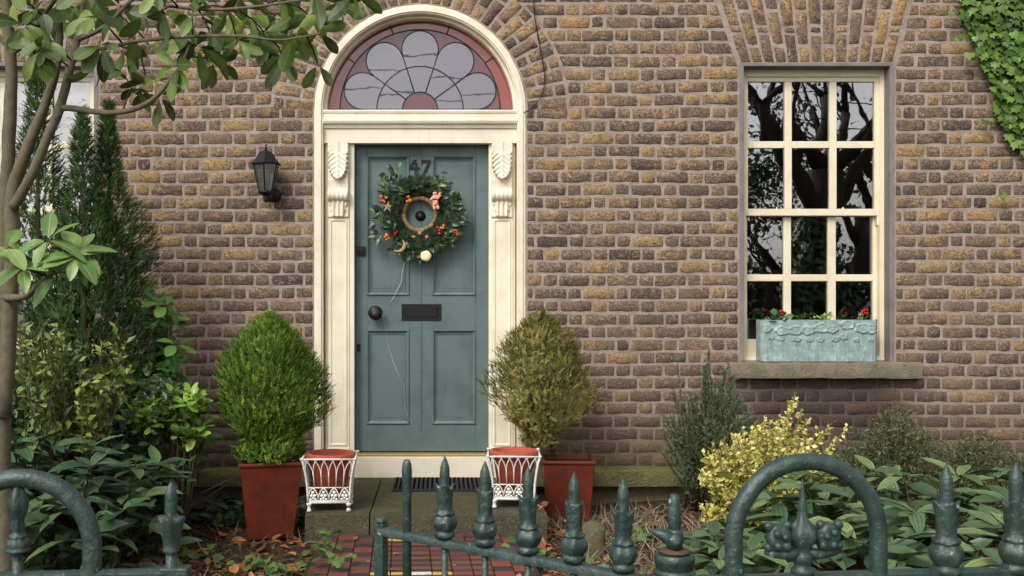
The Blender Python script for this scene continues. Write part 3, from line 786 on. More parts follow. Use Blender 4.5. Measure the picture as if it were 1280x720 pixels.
# ------------------------------------------------------------------ sash windows
def sash_window(i):
    dx = 0.0 if i == 0 else WIN[1][0]-WIN[0][0]
    a, b = WIN[i]; gl = M['glass'] if i == 0 else M['glass_blind']
    w_ = link('window', None, house)
    if i: w_['label'] = 'left window with white blinds behind the glass'
    m = MB()      # painted reveal, standing 3 mm proud of the mortar
    t = 0.026; yb = 0.10
    m.box(a-t, a+0.004, -0.003, yb, WZ0+0.001, WZ1+t*0.8); m.box(b-0.004, b+t, -0.003, yb, WZ0+0.001, WZ1+t*0.8); m.box(a+0.0045, b-0.0045, -0.004, yb, WZ1-0.004, WZ1+t*0.8)
    m.build('reveal', M['render'], w_, bevel=0.003)
    m = MB()
    yf = 0.09; fl = a+0.0045; fr = b-0.0045
    m.box(fl, fl+0.042, yf, 0.19, WZ0+0.03, WZ1-0.0045); m.box(fr-0.030, fr, yf, 0.19, WZ0+0.03, WZ1-0.0045)
    m.box(fl+0.0425, fr-0.0305, yf, 0.19, WZ1-0.055, WZ1-0.0045); m.box(fl+0.001, fr-0.001, yf-0.012, 0.19, WZ0+0.002, WZ0+0.0295)
    m.box(fr-0.010, fr-0.0005, yf-0.008, yf, WZ0+0.03, WZ1-0.0045)
    m.build('window_frame', M['sash'], w_, bevel=0.003)
    def sash(nm, yS, cols, rows, outer):
        X_ = lambda v: X(v, yS)+dx; Z_ = lambda v: Zz(v, yS)
        x0, x1, zt, zb = X_(outer[0]), X_(outer[1]), Z_(outer[2]), Z_(outer[3])
        so_ = MB(); th_ = 0.034
        so_.box(x0, X_(cols[0][0]), yS, yS+th_, zb, zt); so_.box(X_(cols[-1][1]), x1, yS, yS+th_, zb, zt)
        xa, xb = X_(cols[0][0])+.0003, X_(cols[-1][1])-.0003
        so_.box(xa, xb, yS, yS+th_, Z_(rows[0][0]), zt); so_.box(xa, xb, yS, yS+th_, zb, Z_(rows[-1][1]))
        so = so_.build(nm, M['sash'], w_, bevel=0.002)
        for (c0, c1) in zip(cols[:-1], cols[1:]):
            g_ = MB(); g_.box(X_(c0[1]), X_(c1[0]), yS+0.001, yS+th_-0.002, Z_(rows[-1][1])+.0003, Z_(rows[0][0])-.0003); g_.build('glazing_bar', M['sash'], so, bevel=0.003)
        for (r0, r1) in zip(rows[:-1], rows[1:]):
            for c0 in cols:
                g_ = MB(); g_.box(X_(c0[0])+.0003, X_(c0[1])-.0003, yS+0.002, yS+th_-0.003, Z_(r1[0]), Z_(r0[1])); g_.build('glazing_bar', M['sash'], so, bevel=0.003)
        for c0 in cols:
            for r0 in rows:
                g_ = MB(); tx, tz = R.uniform(-.0015,.0015), R.uniform(-.0015,.0015)
                x_0, x_1, z_0, z_1 = X_(c0[0])-.004, X_(c0[1])+.004, Z_(r0[1])-.004, Z_(r0[0])+.004
                yy = yS+0.017
                g_.add([(x_0,yy-tx-tz,z_0),(x_1,yy+tx-tz,z_0),(x_1,yy+tx+tz,z_1),(x_0,yy-tx+tz,z_1),(x_0,yy+.004-tx-tz,z_0),(x_1,yy+.004+tx-tz,z_0),(x_1,yy+.004+tx+tz,z_1),(x_0,yy+.004-tx+tz,z_1)],
                       [(0,1,2,3),(7,6,5,4),(1,0,4,5),(2,1,5,6),(3,2,6,7),(0,3,7,4)])
                g_.build('pane', gl, so)
        return so
    cu = [(935,981),(990,1037),(1046,1093)]; cl = [(934,979.6),(989,1035),(1045,1091)]
    s1 = sash('upper_sash', 0.105, cu, [(102,176.5),(185,261)], (927.5,1100,91,269.5))
    s2 = sash('lower_sash', 0.143, cl, [(270.5,343),(351.5,424)], (926,1098,262.5,446))
    for pxh in (929, 1098.5):
        g_ = MB(); hx = X(pxh, 0.105)+dx
        g_.prism([(hx-.012, Zz(281,.105)), (hx+.004, Zz(283,.105)), (hx+.013, Zz(277,.105)), (hx+.008, Zz(273,.105)), (hx+.012, Zz(269.8,.105)), (hx-.012, Zz(269.8,.105))], 0.106, 0.137)
        g_.build('sash_horn', M['sash'], s1, bevel=0.002)
    for pxh in (971, 1054):
        g_ = MB(); g_.lathe([(0,0),(.010,0),(.010,.006),(.004,.010),(.007,.016),(0,.018)], (X(pxh,.12)+dx, 0.125, Zz(262.3,.14)+0.0), 10); g_.build('sash_fitting', M['brass'], s2, smooth=True)
    if i:
        g_ = MB(); nf = 60
        g_.box(a+0.03, b-0.03, 0.21, 0.225, WZ0+0.05, WZ1-0.02); g_.build('blind', M['blind'], w_)
    sl_ = rough_box(a-0.108, b+0.192, -0.075, 0.088, Zz(473,-.07), WZ0-0.001, 0.007, 0.025, seed=20+i)
    sl_.build('sill', M['sill'], w_, smooth=True, angle=50)
    return w_
sash_window(0); sash_window(1)

# ------------------------------------------------------------------ granite step, mat
YS = -1.215; ST = 0.11
stp = link('doorstep', None); stp['kind'] = 'structure'
xa, xb, xj = X(381, YS), X(684, YS), X(462, YS)
def slab(x0_, x1_, y0_, y1_, z0_, z1_, nm, seed):
    nx_, ny_ = max(3, int((x1_-x0_)/.03)), max(3, int((y1_-y0_)/.03)); m = MB()
    def hz(x, y): 
        e_ = 0.006*max(0, 1-(y-y0_)/.03)**2
        return z1_-e_+0.004*mnoise.noise(Vector((x*5,y*5,seed)))+0.002*mnoise.noise(Vector((x*22,y*22,seed)))
    vs = [(x0_+(x1_-x0_)*i/nx_, y0_+(y1_-y0_)*j/ny_, 0) for j in range(ny_+1) for i in range(nx_+1)]
    vs = [(x, y, hz(x, y)) for x, y, _ in vs]; fs = [(j*(nx_+1)+i, j*(nx_+1)+i+1, (j+1)*(nx_+1)+i+1, (j+1)*(nx_+1)+i) for j in range(ny_) for i in range(nx_)]
    n0 = len(vs); ring = [i for i in range(nx_+1)] + [(j)*(nx_+1)+nx_ for j in range(1, ny_+1)] + [ny_*(nx_+1)+i for i in range(nx_-1,-1,-1)] + [j*(nx_+1) for j in range(ny_-1,0,-1)]
    rr = len(ring)
    for lv, dz in ((0.5, 0), (1.0, 0)):
        for i in ring:
            x, y, z = vs[i]; o_ = 0.008*mnoise.noise(Vector((x*16, z1_*(1-lv)*60, seed+3)))
            vs.append((x, y - (o_+.004 if y < y0_+.001 else 0), z1_+(z0_-z1_)*lv))
    prev = ring
    for lv in range(2):
        cur = [n0+lv*rr+i for i in range(rr)]
        for i in range(rr): j = (i+1) % rr; fs.append((prev[j], prev[i], cur[i], cur[j]))
        prev = cur
    m.add(vs, fs); return m.build(nm, M['step'], stp, smooth=True, angle=55)
slab(xa, xj-.004, YS, -0.02, -0.1, ST, 'slab', 1.0); slab(xj+.004, xb, YS, -0.02, -0.1, ST-0.001, 'slab', 7.0)
slab(X(398), X(652), -0.018, 0.04, -0.1, ZB-0.012, 'slab', 9.0)

mat_root = MB(); mx0, mx1 = X(491,-.3), X(612,-.3)+.03; my0, my1 = -0.52, -0.06
mat_root.box(mx0, mx1, my0, my1, ST+.004, ST+.012)
nr = 13
for i in range(nr):
    for j in range(22):
        x = mx0+.01+(mx1-mx0-.02)*(j+.5)/22; y = my0+.01+(my1-my0-.02)*(i+.5)/nr; q = .011
        mat_root.add([(x-q,y-.004,ST+.012),(x+.002,y+q,ST+.012),(x+q,y+.004,ST+.019),(x-.002,y-q,ST+.019)], [(0,3,2,1)])
tag(mat_root.build('doormat', M['rubber'], bevel=0.002), 'dark ribbed rubber doormat lying on the granite step before the door', 'doormat')
# ------------------------------------------------------------------ foliage helpers
def leaf_mesh(name, mat, prof, fold=0.15, curl=0.15, wave=0.0, nseg=None, twist=0.0):
    """unit leaf along +Y, normal +Z. prof = [(t, halfwidth)]"""
    v = []; f = []; ac = []
    for i, (t, hw) in enumerate(prof):
        z = -curl*t*t*0.9 + 0.02*math.sin(t*5)
        tw = twist*t
        for s_ in (-1, -0.5, 0, 0.5, 1) if hw > 0.02 else (0,):
            wz = wave*math.sin(t*17+s_*2)*abs(s_)
            v.append((s_*hw*math.cos(tw), t, z + fold*abs(s_)*hw + wz + s_*hw*math.sin(tw))); ac.append(s_)
    idx = []; k = 0
    for (t, hw) in prof:
        n = 5 if hw > 0.02 else 1; idx.append(list(range(k, k+n))); k += n
    for a, b in zip(idx[:-1], idx[1:]):
        if len(a) == 5 and len(b) == 5:
            for j in range(4): f.append((a[j], a[j+1], b[j+1], b[j]))
        elif len(a) == 1: 
            for j in range(4): f.append((a[0], b[j+1], b[j]))
        else:
            for j in range(4): f.append((a[j], a[j+1], b[0]))
    me = bpy.data.meshes.new(name); me.from_pydata(v, [], f); me.materials.append(mat)
    at = me.attributes.new('across', 'FLOAT', 'POINT'); at.data.foreach_set('value', ac)
    me.shade_smooth(); return me
def frame_mat(d, up):
    d = Vector(d).normalized(); up = Vector(up)
    x = d.cross(up)
    if x.length < 1e-4: x = d.cross(Vector((1, 0.1, 0)))
    x.normalize(); z = x.cross(d).normalized()
    return Matrix(((x.x, d.x, z.x, 0), (x.y, d.y, z.y, 0), (x.z, d.z, z.z, 0), (0, 0, 0, 1)))
def put_leaf(parent, me, pos, d, up, size, wmul=1.0, name='leaf'):
    o = link(name, me, parent)
    base = Vector(pos) - (parent.location if parent else Vector())
    o.matrix_basis = Matrix.Translation(base) @ frame_mat(d, up) @ Matrix.Diagonal((size*wmul, size, size, 1))
    return o
def rvec(r): 
    while True:
        v = Vector((r.uniform(-1,1), r.uniform(-1,1), r.uniform(-1,1)))
        if 0.05 < v.length < 1: return v.normalized()
OV = [(0,0.015),(0.12,0.12),(0.3,0.2),(0.52,0.225),(0.75,0.17),(0.92,0.07),(1,0.0)]
OB = [(0,0.015),(0.15,0.07),(0.35,0.14),(0.58,0.19),(0.78,0.175),(0.93,0.09),(1,0.0)]
LA = [(0,0.012),(0.12,0.10),(0.32,0.17),(0.55,0.175),(0.78,0.11),(0.92,0.045),(1,0.0)]

def cloud(name, mat, tv, tf, P, D, U, sz, tint, parent=None, kind='stuff', wm=None, across=None):
    """many small leaves as one mesh. tv template verts, tf faces (all same size)"""
    tv = np.array(tv, float); tf = np.array(tf, int); n = len(P); m = len(tv)
    P = np.asarray(P, float); D = np.asarray(D, float); U = np.asarray(U, float)
    D = D/np.linalg.norm(D, axis=1, keepdims=True); Xx = np.cross(D, U); ln = np.linalg.norm(Xx, axis=1, keepdims=True); ln[ln < 1e-5] = 1; Xx = Xx/ln; Z = np.cross(Xx, D)
    sz = np.asarray(sz, float)[:, None, None]; w = (np.ones(n) if wm is None else np.asarray(wm))[:, None, None]
    V = P[:, None, :] + sz*(tv[None, :, 0:1]*w*Xx[:, None, :] + tv[None, :, 1:2]*D[:, None, :] + tv[None, :, 2:3]*Z[:, None, :])
    V = V.reshape(-1, 3); Fc = (tf[None] + (np.arange(n)*m)[:, None, None]).reshape(-1, tf.shape[1])
    me = bpy.data.meshes.new(name); me.vertices.add(len(V)); me.vertices.foreach_set('co', V.ravel())
    me.loops.add(Fc.size); me.loops.foreach_set('vertex_index', Fc.ravel())
    me.polygons.add(len(Fc)); me.polygons.foreach_set('loop_start', np.arange(len(Fc))*Fc.shape[1])
    try: me.polygons.foreach_set('loop_total', np.full(len(Fc), Fc.shape[1]))
    except Exception: pass
    me.update(calc_edges=True); me.validate()
    at = me.attributes.new('tint', 'FLOAT', 'POINT'); at.data.foreach_set('value', np.repeat(np.asarray(tint, float), m))
    me.materials.append(mat); me.shade_smooth()
    o = link(name, me, parent)
    if parent is not None: o.location = -parent.location
    if kind: o['kind'] = kind
    return o
DIA = ([(0,0,0),(0.28,0.45,0.05),(0,1,-0.12),(-0.28,0.45,0.05),(0,0.45,-0.02)], [(0,1,4),(4,1,2),(0,4,3),(4,2,3)])
NEE = ([(-0.06,0,0),(0.06,0,0),(0.05,0.6,0.02),(0,1,0)], [(0,1,2),(0,2,3)])
FAN = ([(0,0,0),(0.16,0.35,0.0),(0.30,0.62,0.05),(0.10,0.66,0),(0.0,1.0,-0.03),(-0.12,0.62,0),(-0.28,0.70,0.04),(-0.14,0.33,0)], [(0,1,7),(1,3,7),(1,2,3),(7,3,5),(3,4,5),(7,5,6)])
RN = np.random.RandomState(5)
def tube_obj(name, mat, parent, segs, n=6, kind=None):
    m = MB()
    for pts, rad in segs: m.tube(pts, rad, n)
    o = m.build(name, mat, parent, smooth=True, kind=kind)
    if parent is not None: o.location = -parent.location
    return o

# ------------------------------------------------------------------ pots and topiary
def square_pot(label, x, y, zb, wt, wb, h, rz):
    t = thing('square_planter', label, 'planter', (x, y, zb), rz, 'square red glazed planters beside the door')
    m = MB(); a, b, q = wb/2, wt/2, wt/2-0.02
    rim = 0.022
    lv = [(a, 0), (b-0.006, h-rim), (b+0.002, h-rim+0.003), (b+0.002, h), (q, h), (q-0.005, h-0.05)]
    vs = []; 
    for r_, z in lv: vs += [(-r_,-r_,z),(r_,-r_,z),(r_,r_,z),(-r_,r_,z)]
    fs = [(3,2,1,0)]
    for i in range(len(lv)-1):
        for k_ in range(4): fs.append((i*4+k_, i*4+(k_+1)%4, (i+1)*4+(k_+1)%4, (i+1)*4+k_))
    m.add(vs, fs); m.build('pot_body', M['redpot'], t, bevel=0.005)
    m = MB(); r_ = q-0.004; m.add([(-r_,-r_,h-0.03),(r_,-r_,h-0.03),(r_,r_,h-0.03),(-r_,r_,h-0.03),(-r_,-r_,h-0.045),(r_,-r_,h-0.045),(r_,r_,h-0.045),(-r_,r_,h-0.045)], [(0,1,2,3),(7,6,5,4),(0,4,5,1),(1,5,6,2),(2,6,7,3),(3,7,4,0)]); m.build('potting_soil', M['soil'], t)
    return t
PL = (X(337, -1.0), -1.0, -0.05); PR = (X(709.5, -0.42), -0.42, -0.06)
square_pot('tall oxblood red square planter standing on bare soil left of the granite step', *PL, 0.36, 0.255, 0.44, 0.22)
square_pot('orange red square planter against the plinth right of the doorstep', *PR, 0.33, 0.26, 0.37, -0.06)
def topiary(label, name, cx, cy, zb, h, R0, n, stops, mat, seed, loose=0.0, dead=0.0, peak=0.36):
    t = thing(name, label, 'shrub', (cx, cy, zb))
    r = np.random.RandomState(seed)
    segs = []
    for i in range(9):
        a = r.uniform(0, 6.28); rr = R0*r.uniform(.2,.75); hh = h*r.uniform(.5,.9)
        segs.append(([Vector((cx+.02*math.cos(a), cy+.02*math.sin(a), zb)), Vector((cx+rr*.4*math.cos(a), cy+rr*.4*math.sin(a), zb+hh*.35)), Vector((cx+rr*.8*math.cos(a), cy+rr*.8*math.sin(a), zb+hh))], [.011,.008,.003]))
    segs.append(([Vector((cx+(PR[0]-cx)*.6*(loose>.2),cy,zb-.16)), Vector((cx+.01,cy,zb+h*.5)), Vector((cx,cy,zb+h*.9))], [.016,.012,.004]))
    tube_obj('stem', M['twig'], t, segs, 6)
    P = []; D = []; U = []; sz = []; ti = []
    ns = n
    for i in range(ns):
        # spray anchor on an uneven ovoid
        v = r.beta(1.25, 1.25); a = r.uniform(0, 2*math.pi)
        lump = 0.90 + 0.34*mnoise.noise(Vector((math.cos(a)*1.6, math.sin(a)*1.6, v*3.4+seed))) + 0.10*mnoise.noise(Vector((math.cos(a)*5, math.sin(a)*5, v*11+seed)))
        prof = (math.sin(math.pi*min(1, v/peak*0.5)) if v < peak else math.cos(math.pi/2*((v-peak)/(1-peak))**1.25)**0.85 if v < 1 else 0)
        prof = max(prof, (0.60 if loose < .2 else .30) if v < .12 else 0.03)
        dep = 1-abs(r.normal(0, 0.13+loose*.25)); dep = min(1.06, max(0.3, dep))
        rad = R0*prof*lump*dep
        z = zb + v*h*(0.97+0.06*lump)
        c_ = np.array([cx+rad*math.cos(a), cy+rad*math.sin(a), z])
        out = np.array([math.cos(a)*0.55, math.sin(a)*0.55, 1.0-0.5*(1-v)]) + r.normal(0, .22+loose*.4, 3)
        out /= np.linalg.norm(out); side = np.cross(out, np.array([math.cos(a), math.sin(a), 0.01])); side /= (np.linalg.norm(side)+1e-6)
        tt = r.uniform(0, 1)*0.6 + 0.4*(0.5+mnoise.noise(Vector((c_[0]*7, c_[1]*7, c_[2]*7+seed))))
        dd = r.uniform() < dead*(1.7 if v < .45 else .5)*(1 if dep > .9 else 2) or (dead > .1 and mnoise.noise(Vector((math.cos(a)*2.2, math.sin(a)*2.2, v*5+9))) > .30)
        L = h*0.055*r.uniform(.6, 1.3)
        k_ = 7
        for q in range(k_):
            s_ = q/(k_-1); p_ = c_ + out*L*s_
            for sd in (-1, 1):
                if r.uniform() < 0.12: continue
                P.append(p_); d_ = out*0.9 + side*sd*(0.75-0.4*s_) + r.normal(0,.14,3); D.append(d_)
                U.append([math.cos(a), math.sin(a), 0.3]); sz.append(L*(0.36-0.14*s_)*r.uniform(.8,1.2)); ti.append(0.98 if dd else np.clip(tt*0.75 + s_*0.26 + r.normal(0,.05), 0, .9))
    cloud('foliage', mat, *DIA, P, D, U, sz, ti, t, 'stuff', wm=np.full(len(P), 0.8))
    return t
M['thuja'] = mat_leaf('thuja_green', [(0, lin(34,50,18)), (0.35, lin(74,104,32)), (0.6, lin(112,146,46)), (0.86, lin(156,180,70)), (0.97, lin(128,84,48))], 0.6, False, 0.25, spec=0.3)
M['thuja2'] = mat_leaf('thuja_bronze', [(0, lin(42,48,24)), (0.35, lin(78,86,38)), (0.62, lin(116,120,52)), (0.86, lin(168,160,90)), (0.95, lin(136,88,54))], 0.65, False, 0.25, spec=0.3)
topiary('dense rounded bright green conifer growing in the tall left planter', 'potted_conifer', PL[0], PL[1], 0.385, 0.80, 0.352, 7600, None, M['thuja'], 3, 0.08, 0.05, 0.46)
topiary('loose bronze and yellow green conifer growing in the right planter', 'potted_conifer', PR[0]-0.18, PR[1], 0.38, 0.81, 0.366, 4400, None, M['thuja2'], 8, 0.42, 0.30, 0.46)

# ------------------------------------------------------------------ white iron baskets with terracotta pots
def basket(label, plabel, x, y, z, rz):
    t = thing('iron_basket', label, 'plant stand', (x, y, z), rz, 'white wrought iron baskets on the doorstep')
    H = 0.30; zf = 0.045; wb, wt = 0.118, 0.150
    def half(zz):
        q = max(0, (zz-zf)/(H-zf)); return wb + (wt-wb)*(q**2.2)
    pm = MB(); wr = 0.0042; N_ = 6
    Q = lambda u, zz: (u*half(zz), -half(zz), zz)
    def rail(zz, r_): pm.tube([Q(-1, zz), Q(1, zz)], r_, 6)
    rail(H, 0.006); rail(0.135, wr); rail(0.062, wr)
    pm.box(-wb, wb, -wb-.003, -wb+.002, zf, 0.058)
    for i in range(N_+1):
        u = -1+2*i/N_; pm.tube([Q(u, zf+.005), Q(u, 0.135)][:] if False else [Q(u, 0.135), Q(u, 0.20), Q(u, 0.225)], wr*.9, 5)
    for i in range(N_+1):
        u0 = -1+2*i/N_
        for dr in (-1, 1):
            pts = []
            for q in range(9):
                s_ = q/8; uu = u0 + dr*(2/N_)*1.0*(1-math.cos(s_*math.pi/2)); zz = 0.20 + (H-0.20)*math.sin(s_*math.pi/2)
                if abs(uu) > 1.001: break
                pts.append(Q(uu, zz))
            if len(pts) > 2: pm.tube(pts, wr*.8, 5)
    for i in range(4):
        ua, ub = -1+2*i/4, -1+2*(i+1)/4; uc = (ua+ub)/2
        for e0 in (ua, ub):
            pm.tube([Q(e0, 0.062), Q(e0+(uc-e0)*.12, 0.092), Q(e0+(uc-e0)*.5, 0.118), Q(uc, 0.134)], wr, 5)
        for (du, zz, rr) in ((0,0.108,.010),(-.08,0.090,.010),(.08,0.090,.010),(0,.076,.008),(-.12,.070,.007),(.12,.070,.007)):
            pm.lathe([(0,-.003),(rr,-.003),(rr,.003),(0,.003)], Q(uc+du, zz), 8, axis='y')
    me = pm.mesh('side_panel', M['whiteiron'], True)
    for q in range(4): link('side_panel', me, t, rot=(0,0,q*math.pi/2))
    fm = MB(); fm.lathe([(0.016,0.047),(0.017,0.040),(0.010,0.030),(0.009,0.018),(0.013,0.010),(0.015,0.0)], (0,0,0), 10)
    cm = fm.mesh('foot', M['whiteiron'], True)
    em = MB(); em.tube([(half(zz), -half(zz), zz) for zz in (zf, .1, .16, .22, .27, H)], [.007]*6, 6); em.lathe([(0,0),(.011,.004),(.011,.012),(0,.016)], (half(H), -half(H), H-.006), 8)
    cm2 = em.mesh('corner_post', M['whiteiron'], True)
    for q in range(4):
        a = q*math.pi/2; p_ = Vector((wb-.006, -wb+.006, 0)); p_.rotate(Matrix.Rotation(a, 3, 'Z'))
        link('foot', cm, t, p_); link('corner_post', cm2, t, rot=(0,0,a))
    bmx = MB(); bmx.box(-wb+.004, wb-.004, -wb+.006, wb-.006, zf-.002, zf+.004); bmx.build('base', M['whiteiron'], t)
    p = thing('terracotta_pot', plabel, 'pot', (x, y, z+zf+.004), rz, 'terracotta pots inside the iron baskets')
    pm = MB(); pm.lathe([(0,0),(0.085,0),(0.118,0.215),(0.130,0.232),(0.141,0.236),(0.145,0.247),(0.144,0.262),(0.137,0.270),(0.124,0.270),(0.118,0.262),(0.112,0.225),(0,0.225)], (0,0,0), 36); pm.build('pot_body', M['terra'], p, smooth=True)
    pm = MB(); pm.lathe([(0,0.226),(0.112,0.226),(0.112,0.232),(0.06,0.24),(0,0.238)], (0,0,0), 24); pm.build('potting_soil', M['soil'], p, smooth=True)
    return t
basket('white lattice iron basket left of the door near the tall red planter', 'empty terracotta pot in the left hand white basket', X(413,-1.03), -1.03, ST+0.003, 0.03)
basket('white lattice iron basket right of the door partly behind the gate spikes', 'empty terracotta pot in the right hand white basket', X(642,-0.93), -0.93, ST+0.003, -0.06)

# ------------------------------------------------------------------ lantern, cable
LX, LY, LZ = X(332.5,-.13), -0.13, Zz(206,-.13)
t = thing('wall_lantern', 'black six sided coach lantern on the brick wall left of the door', 'lantern', (LX, 0, LZ))
m = MB(); m.lathe([(0.104,0),(0.108,0.004),(0.104,0.012),(0.085,0.022),(0.050,0.078),(0.022,0.092),(0.012,0.096)], (0,LY,0), 6, rot0=math.pi/6); m.build('roof', M['black'], t, bevel=0.002)
m = MB(); m.lathe([(0.012,0.094),(0.006,0.104),(0.012,0.110),(0.005,0.118),(0.004,0.126),(0.009,0.130),(0.0,0.142)], (0,LY,0), 10); m.build('finial', M['black'], t, smooth=True)
r1, r2, zb_ = 0.088, 0.046, -0.180
for k_ in range(6):
    a = math.pi/6+k_*math.pi/3; a2 = a+math.pi/3
    g = MB(); g.tube([(r1*math.cos(a), LY+r1*math.sin(a), 0), (r2*math.cos(a), LY+r2*math.sin(a), zb_)], 0.0055, 5); g.build('frame_bar', M['black'], t)
    q = 0.985; g = MB()
    g.add([(r1*q*math.cos(a), LY+r1*q*math.sin(a), -.002), (r1*q*math.cos(a2), LY+r1*q*math.sin(a2), -.002), (r2*q*math.cos(a2), LY+r2*q*math.sin(a2), zb_), (r2*q*math.cos(a), LY+r2*q*math.sin(a), zb_)], [(0,1,2,3)])
    o_ = g.build('pane', M['glass_lamp'], t); sm = o_.modifiers.new('thick', 'SOLIDIFY'); sm.thickness = 0.003
m = MB(); m.lathe([(0.050,zb_+.004),(0.054,zb_-.004),(0.046,zb_-.012),(0.026,zb_-.022),(0.018,zb_-.034),(0.026,zb_-.042),(0.016,zb_-.052),(0.020,zb_-.060),(0.010,zb_-.070),(0.0,zb_-.074)], (0,LY,0), 12); m.build('lantern_base', M['black'], t, smooth=True)
m = MB(); m.lathe([(0,-.165),(0.020,-.160),(0.022,-.10),(0.028,-.085),(0.030,-.06),(0.022,-.035),(0,-.028)], (0,LY,0), 12); m.build('bulb', M['bulbglass'], t, smooth=True)
m = MB(); m.lathe([(0,0),(0.048,0),(0.048,.010),(0.036,.018),(0,.020)], (0.035, 0.0, zb_-.01), 20, axis='y'); m.tube([(0.035,-.01,zb_-.01),(0.035,-.05,zb_-.055),(0.02,LY+.03,zb_-.06),(0,LY,zb_-.045)], 0.009, 8); m.build('bracket', M['black'], t, smooth=True)
pts = [W(664,-30,-.02), W(668,20,-.018), W(675,60,-.017), W(681,92,-.016), W(680,110,-.016), W(674,125,-.017), W(664,136,-.02), W(655,141,-.026)]
m = MB(); m.tube(pts, 0.0035, 6)
m = tag(m.build('cable', M['black'], smooth=True), 'thin black cable hanging down the brickwork beside the arch to the door case', 'cable')

# ------------------------------------------------------------------ wreath
WC = W(524.5, 268, 0.08); WS = (0.08-CAM_Y)/F
t = thing('wreath', 'evergreen Christmas wreath with berries and dried fruit hanging on the green door', 'wreath', WC)
def wp(px, py, y=0.0): return Vector(((px-524.5)*WS, y, -(py-268)*WS))
m = MB(); m.lathe([(1,0)], (0,0,0), 3); m = MB()
ringp = [(0.112*math.cos(a), 0.0, 0.112*math.sin(a)) for a in [i*2*math.pi/40 for i in range(41)]]
m.tube(ringp, [0.015+0.004*math.sin(i*2.9) for i in range(41)], 10)
for i in range(90):
    a = i*2*math.pi/90; r_ = 0.018; p_ = [(0.112*math.cos(a)+r_*math.cos(b)*math.cos(a+.15), 0.0+r_*math.sin(b), 0.112*math.sin(a)+r_*math.cos(b)*math.sin(a+.15)) for b in np.linspace(-2.8,0.4,6)]
    m.tube(p_, 0.0022, 4)
m.build('straw_ring', M['straw'], t, smooth=True)
r = np.random.RandomState(4); P=[];D=[];U=[];sz=[];ti=[]
for i in range(1150):
    a = r.uniform(0, 2*math.pi); rad = 0.120 + 0.120*r.beta(1.3,1.3);
    if 1.25 < a < 1.9: rad = min(rad, .232) 
    lump = 1+0.16*mnoise.noise(Vector((math.cos(a)*2.5, math.sin(a)*2.5, 0)))
    rad *= lump
    c_ = np.array([rad*math.cos(a), -0.015-0.035*math.sin((rad-.14)/.14*3.1)+r.normal(0,.01), rad*math.sin(a)])
    tdir = np.array([-math.sin(a)*1.0, -0.25, math.cos(a)*1.0])*(-1) + np.array([math.cos(a),0,math.sin(a)])*r.uniform(-.1,1.1) + r.normal(0,.3,3); tdir[1] = -abs(tdir[1])*.5; tdir /= np.linalg.norm(tdir)
    L = r.uniform(.04,.075); side = np.cross(tdir, [0,1,0]); side /= np.linalg.norm(side)+1e-6; tt = r.uniform()
    for q in range(12):
        s_ = q/11
        for sd in (-1,1): P.append(c_+tdir*L*s_); D.append(tdir*.7+side*sd+r.normal(0,.2,3)); U.append([0,-1,0.2]); sz.append(.016*r.uniform(.7,1.2)); ti.append(np.clip(tt*.8+.1*s_,0,1))
P = [np.array(WC)+p_ for p_ in P]
M['fir'] = mat_leaf('fir_needles', [(0, lin(12,26,16)), (0.5, lin(28,50,26)), (1, lin(70,94,40))], 0.6, False, 0.1, spec=.25)
cloud('fir_foliage', M['fir'], *NEE, P, D, U, sz, ti, t, 'stuff', wm=np.full(len(P), 2.0))
M['laurel'] = mat_leaf('glossy_wreath_leaf', [(0, lin(22,44,20)), (0.5, lin(44,74,30)), (1, lin(92,116,52))], 0.35, True, 0.12, vein=lin(110,130,80))
lf = leaf_mesh('leaf', M['laurel'], OV, 0.2, 0.25)
rr = random.Random(2)
for (cx_, cy_, n_, R_) in ((490,222,16,14),(484,240,9,12),(472,270,5,8),(536,226,12,12),(546,222,6,8),(520,236,9,12),(572,275,14,12),(560,300,12,12),(556,230,8,8),(566,250,10,10),(505,300,10,12),(490,280,8,9),(475,296,9,8),(480,238,6,8),(520,316,9,12),(550,232,6,10),(565,262,16,14),(560,285,18,14),(548,300,8,10),(505,238,8,12),(478,268,6,10),(500,310,8,10),(540,312,7,10),(475,282,5,9),(556,246,7,9)):
    for _ in range(n_):
        a = rr.uniform(0, 6.28); q = wp(cx_+rr.uniform(-R_,R_)*.6, cy_+rr.uniform(-R_,R_)*.6, -0.055+rr.uniform(-.012,.02))
        if abs(q.x) < .13 and q.z > .20: q.z = .19
        od = Vector((q.x, 0, q.z)).normalized(); dv = (od*0.7+rvec(rr)*0.8); dv.y = -abs(dv.y)*.6
        put_leaf(t, lf, WC+q, dv, (rr.uniform(-.4,.4),-1,rr.uniform(-.2,.6)), rr.uniform(.040,.072))
bm_ = MB(); bm_.lathe([(0.011*math.sin(x_), -0.011*math.cos(x_)) for x_ in np.linspace(0,math.pi,6)], (0,0,0), 8)
bme = {c_: bm_.mesh('berry', M[c_], True) for c_ in ('berry','orange')}
for (cx_, cy_, c_, n_) in ((480,250,'orange',5),(479,254,'berry',3),(513,251,'orange',6),(495,290,'berry',5),(484,297,'orange',6),(549,289,'berry',5),(569,290,'berry',3),(570,292,'orange',2),(555,286,'orange',3)):
    for _ in range(n_): link('berry', bme[c_], t, wp(cx_+rr.uniform(-4,4), cy_+rr.uniform(-4,4), -0.075+rr.uniform(-.01,.01)))
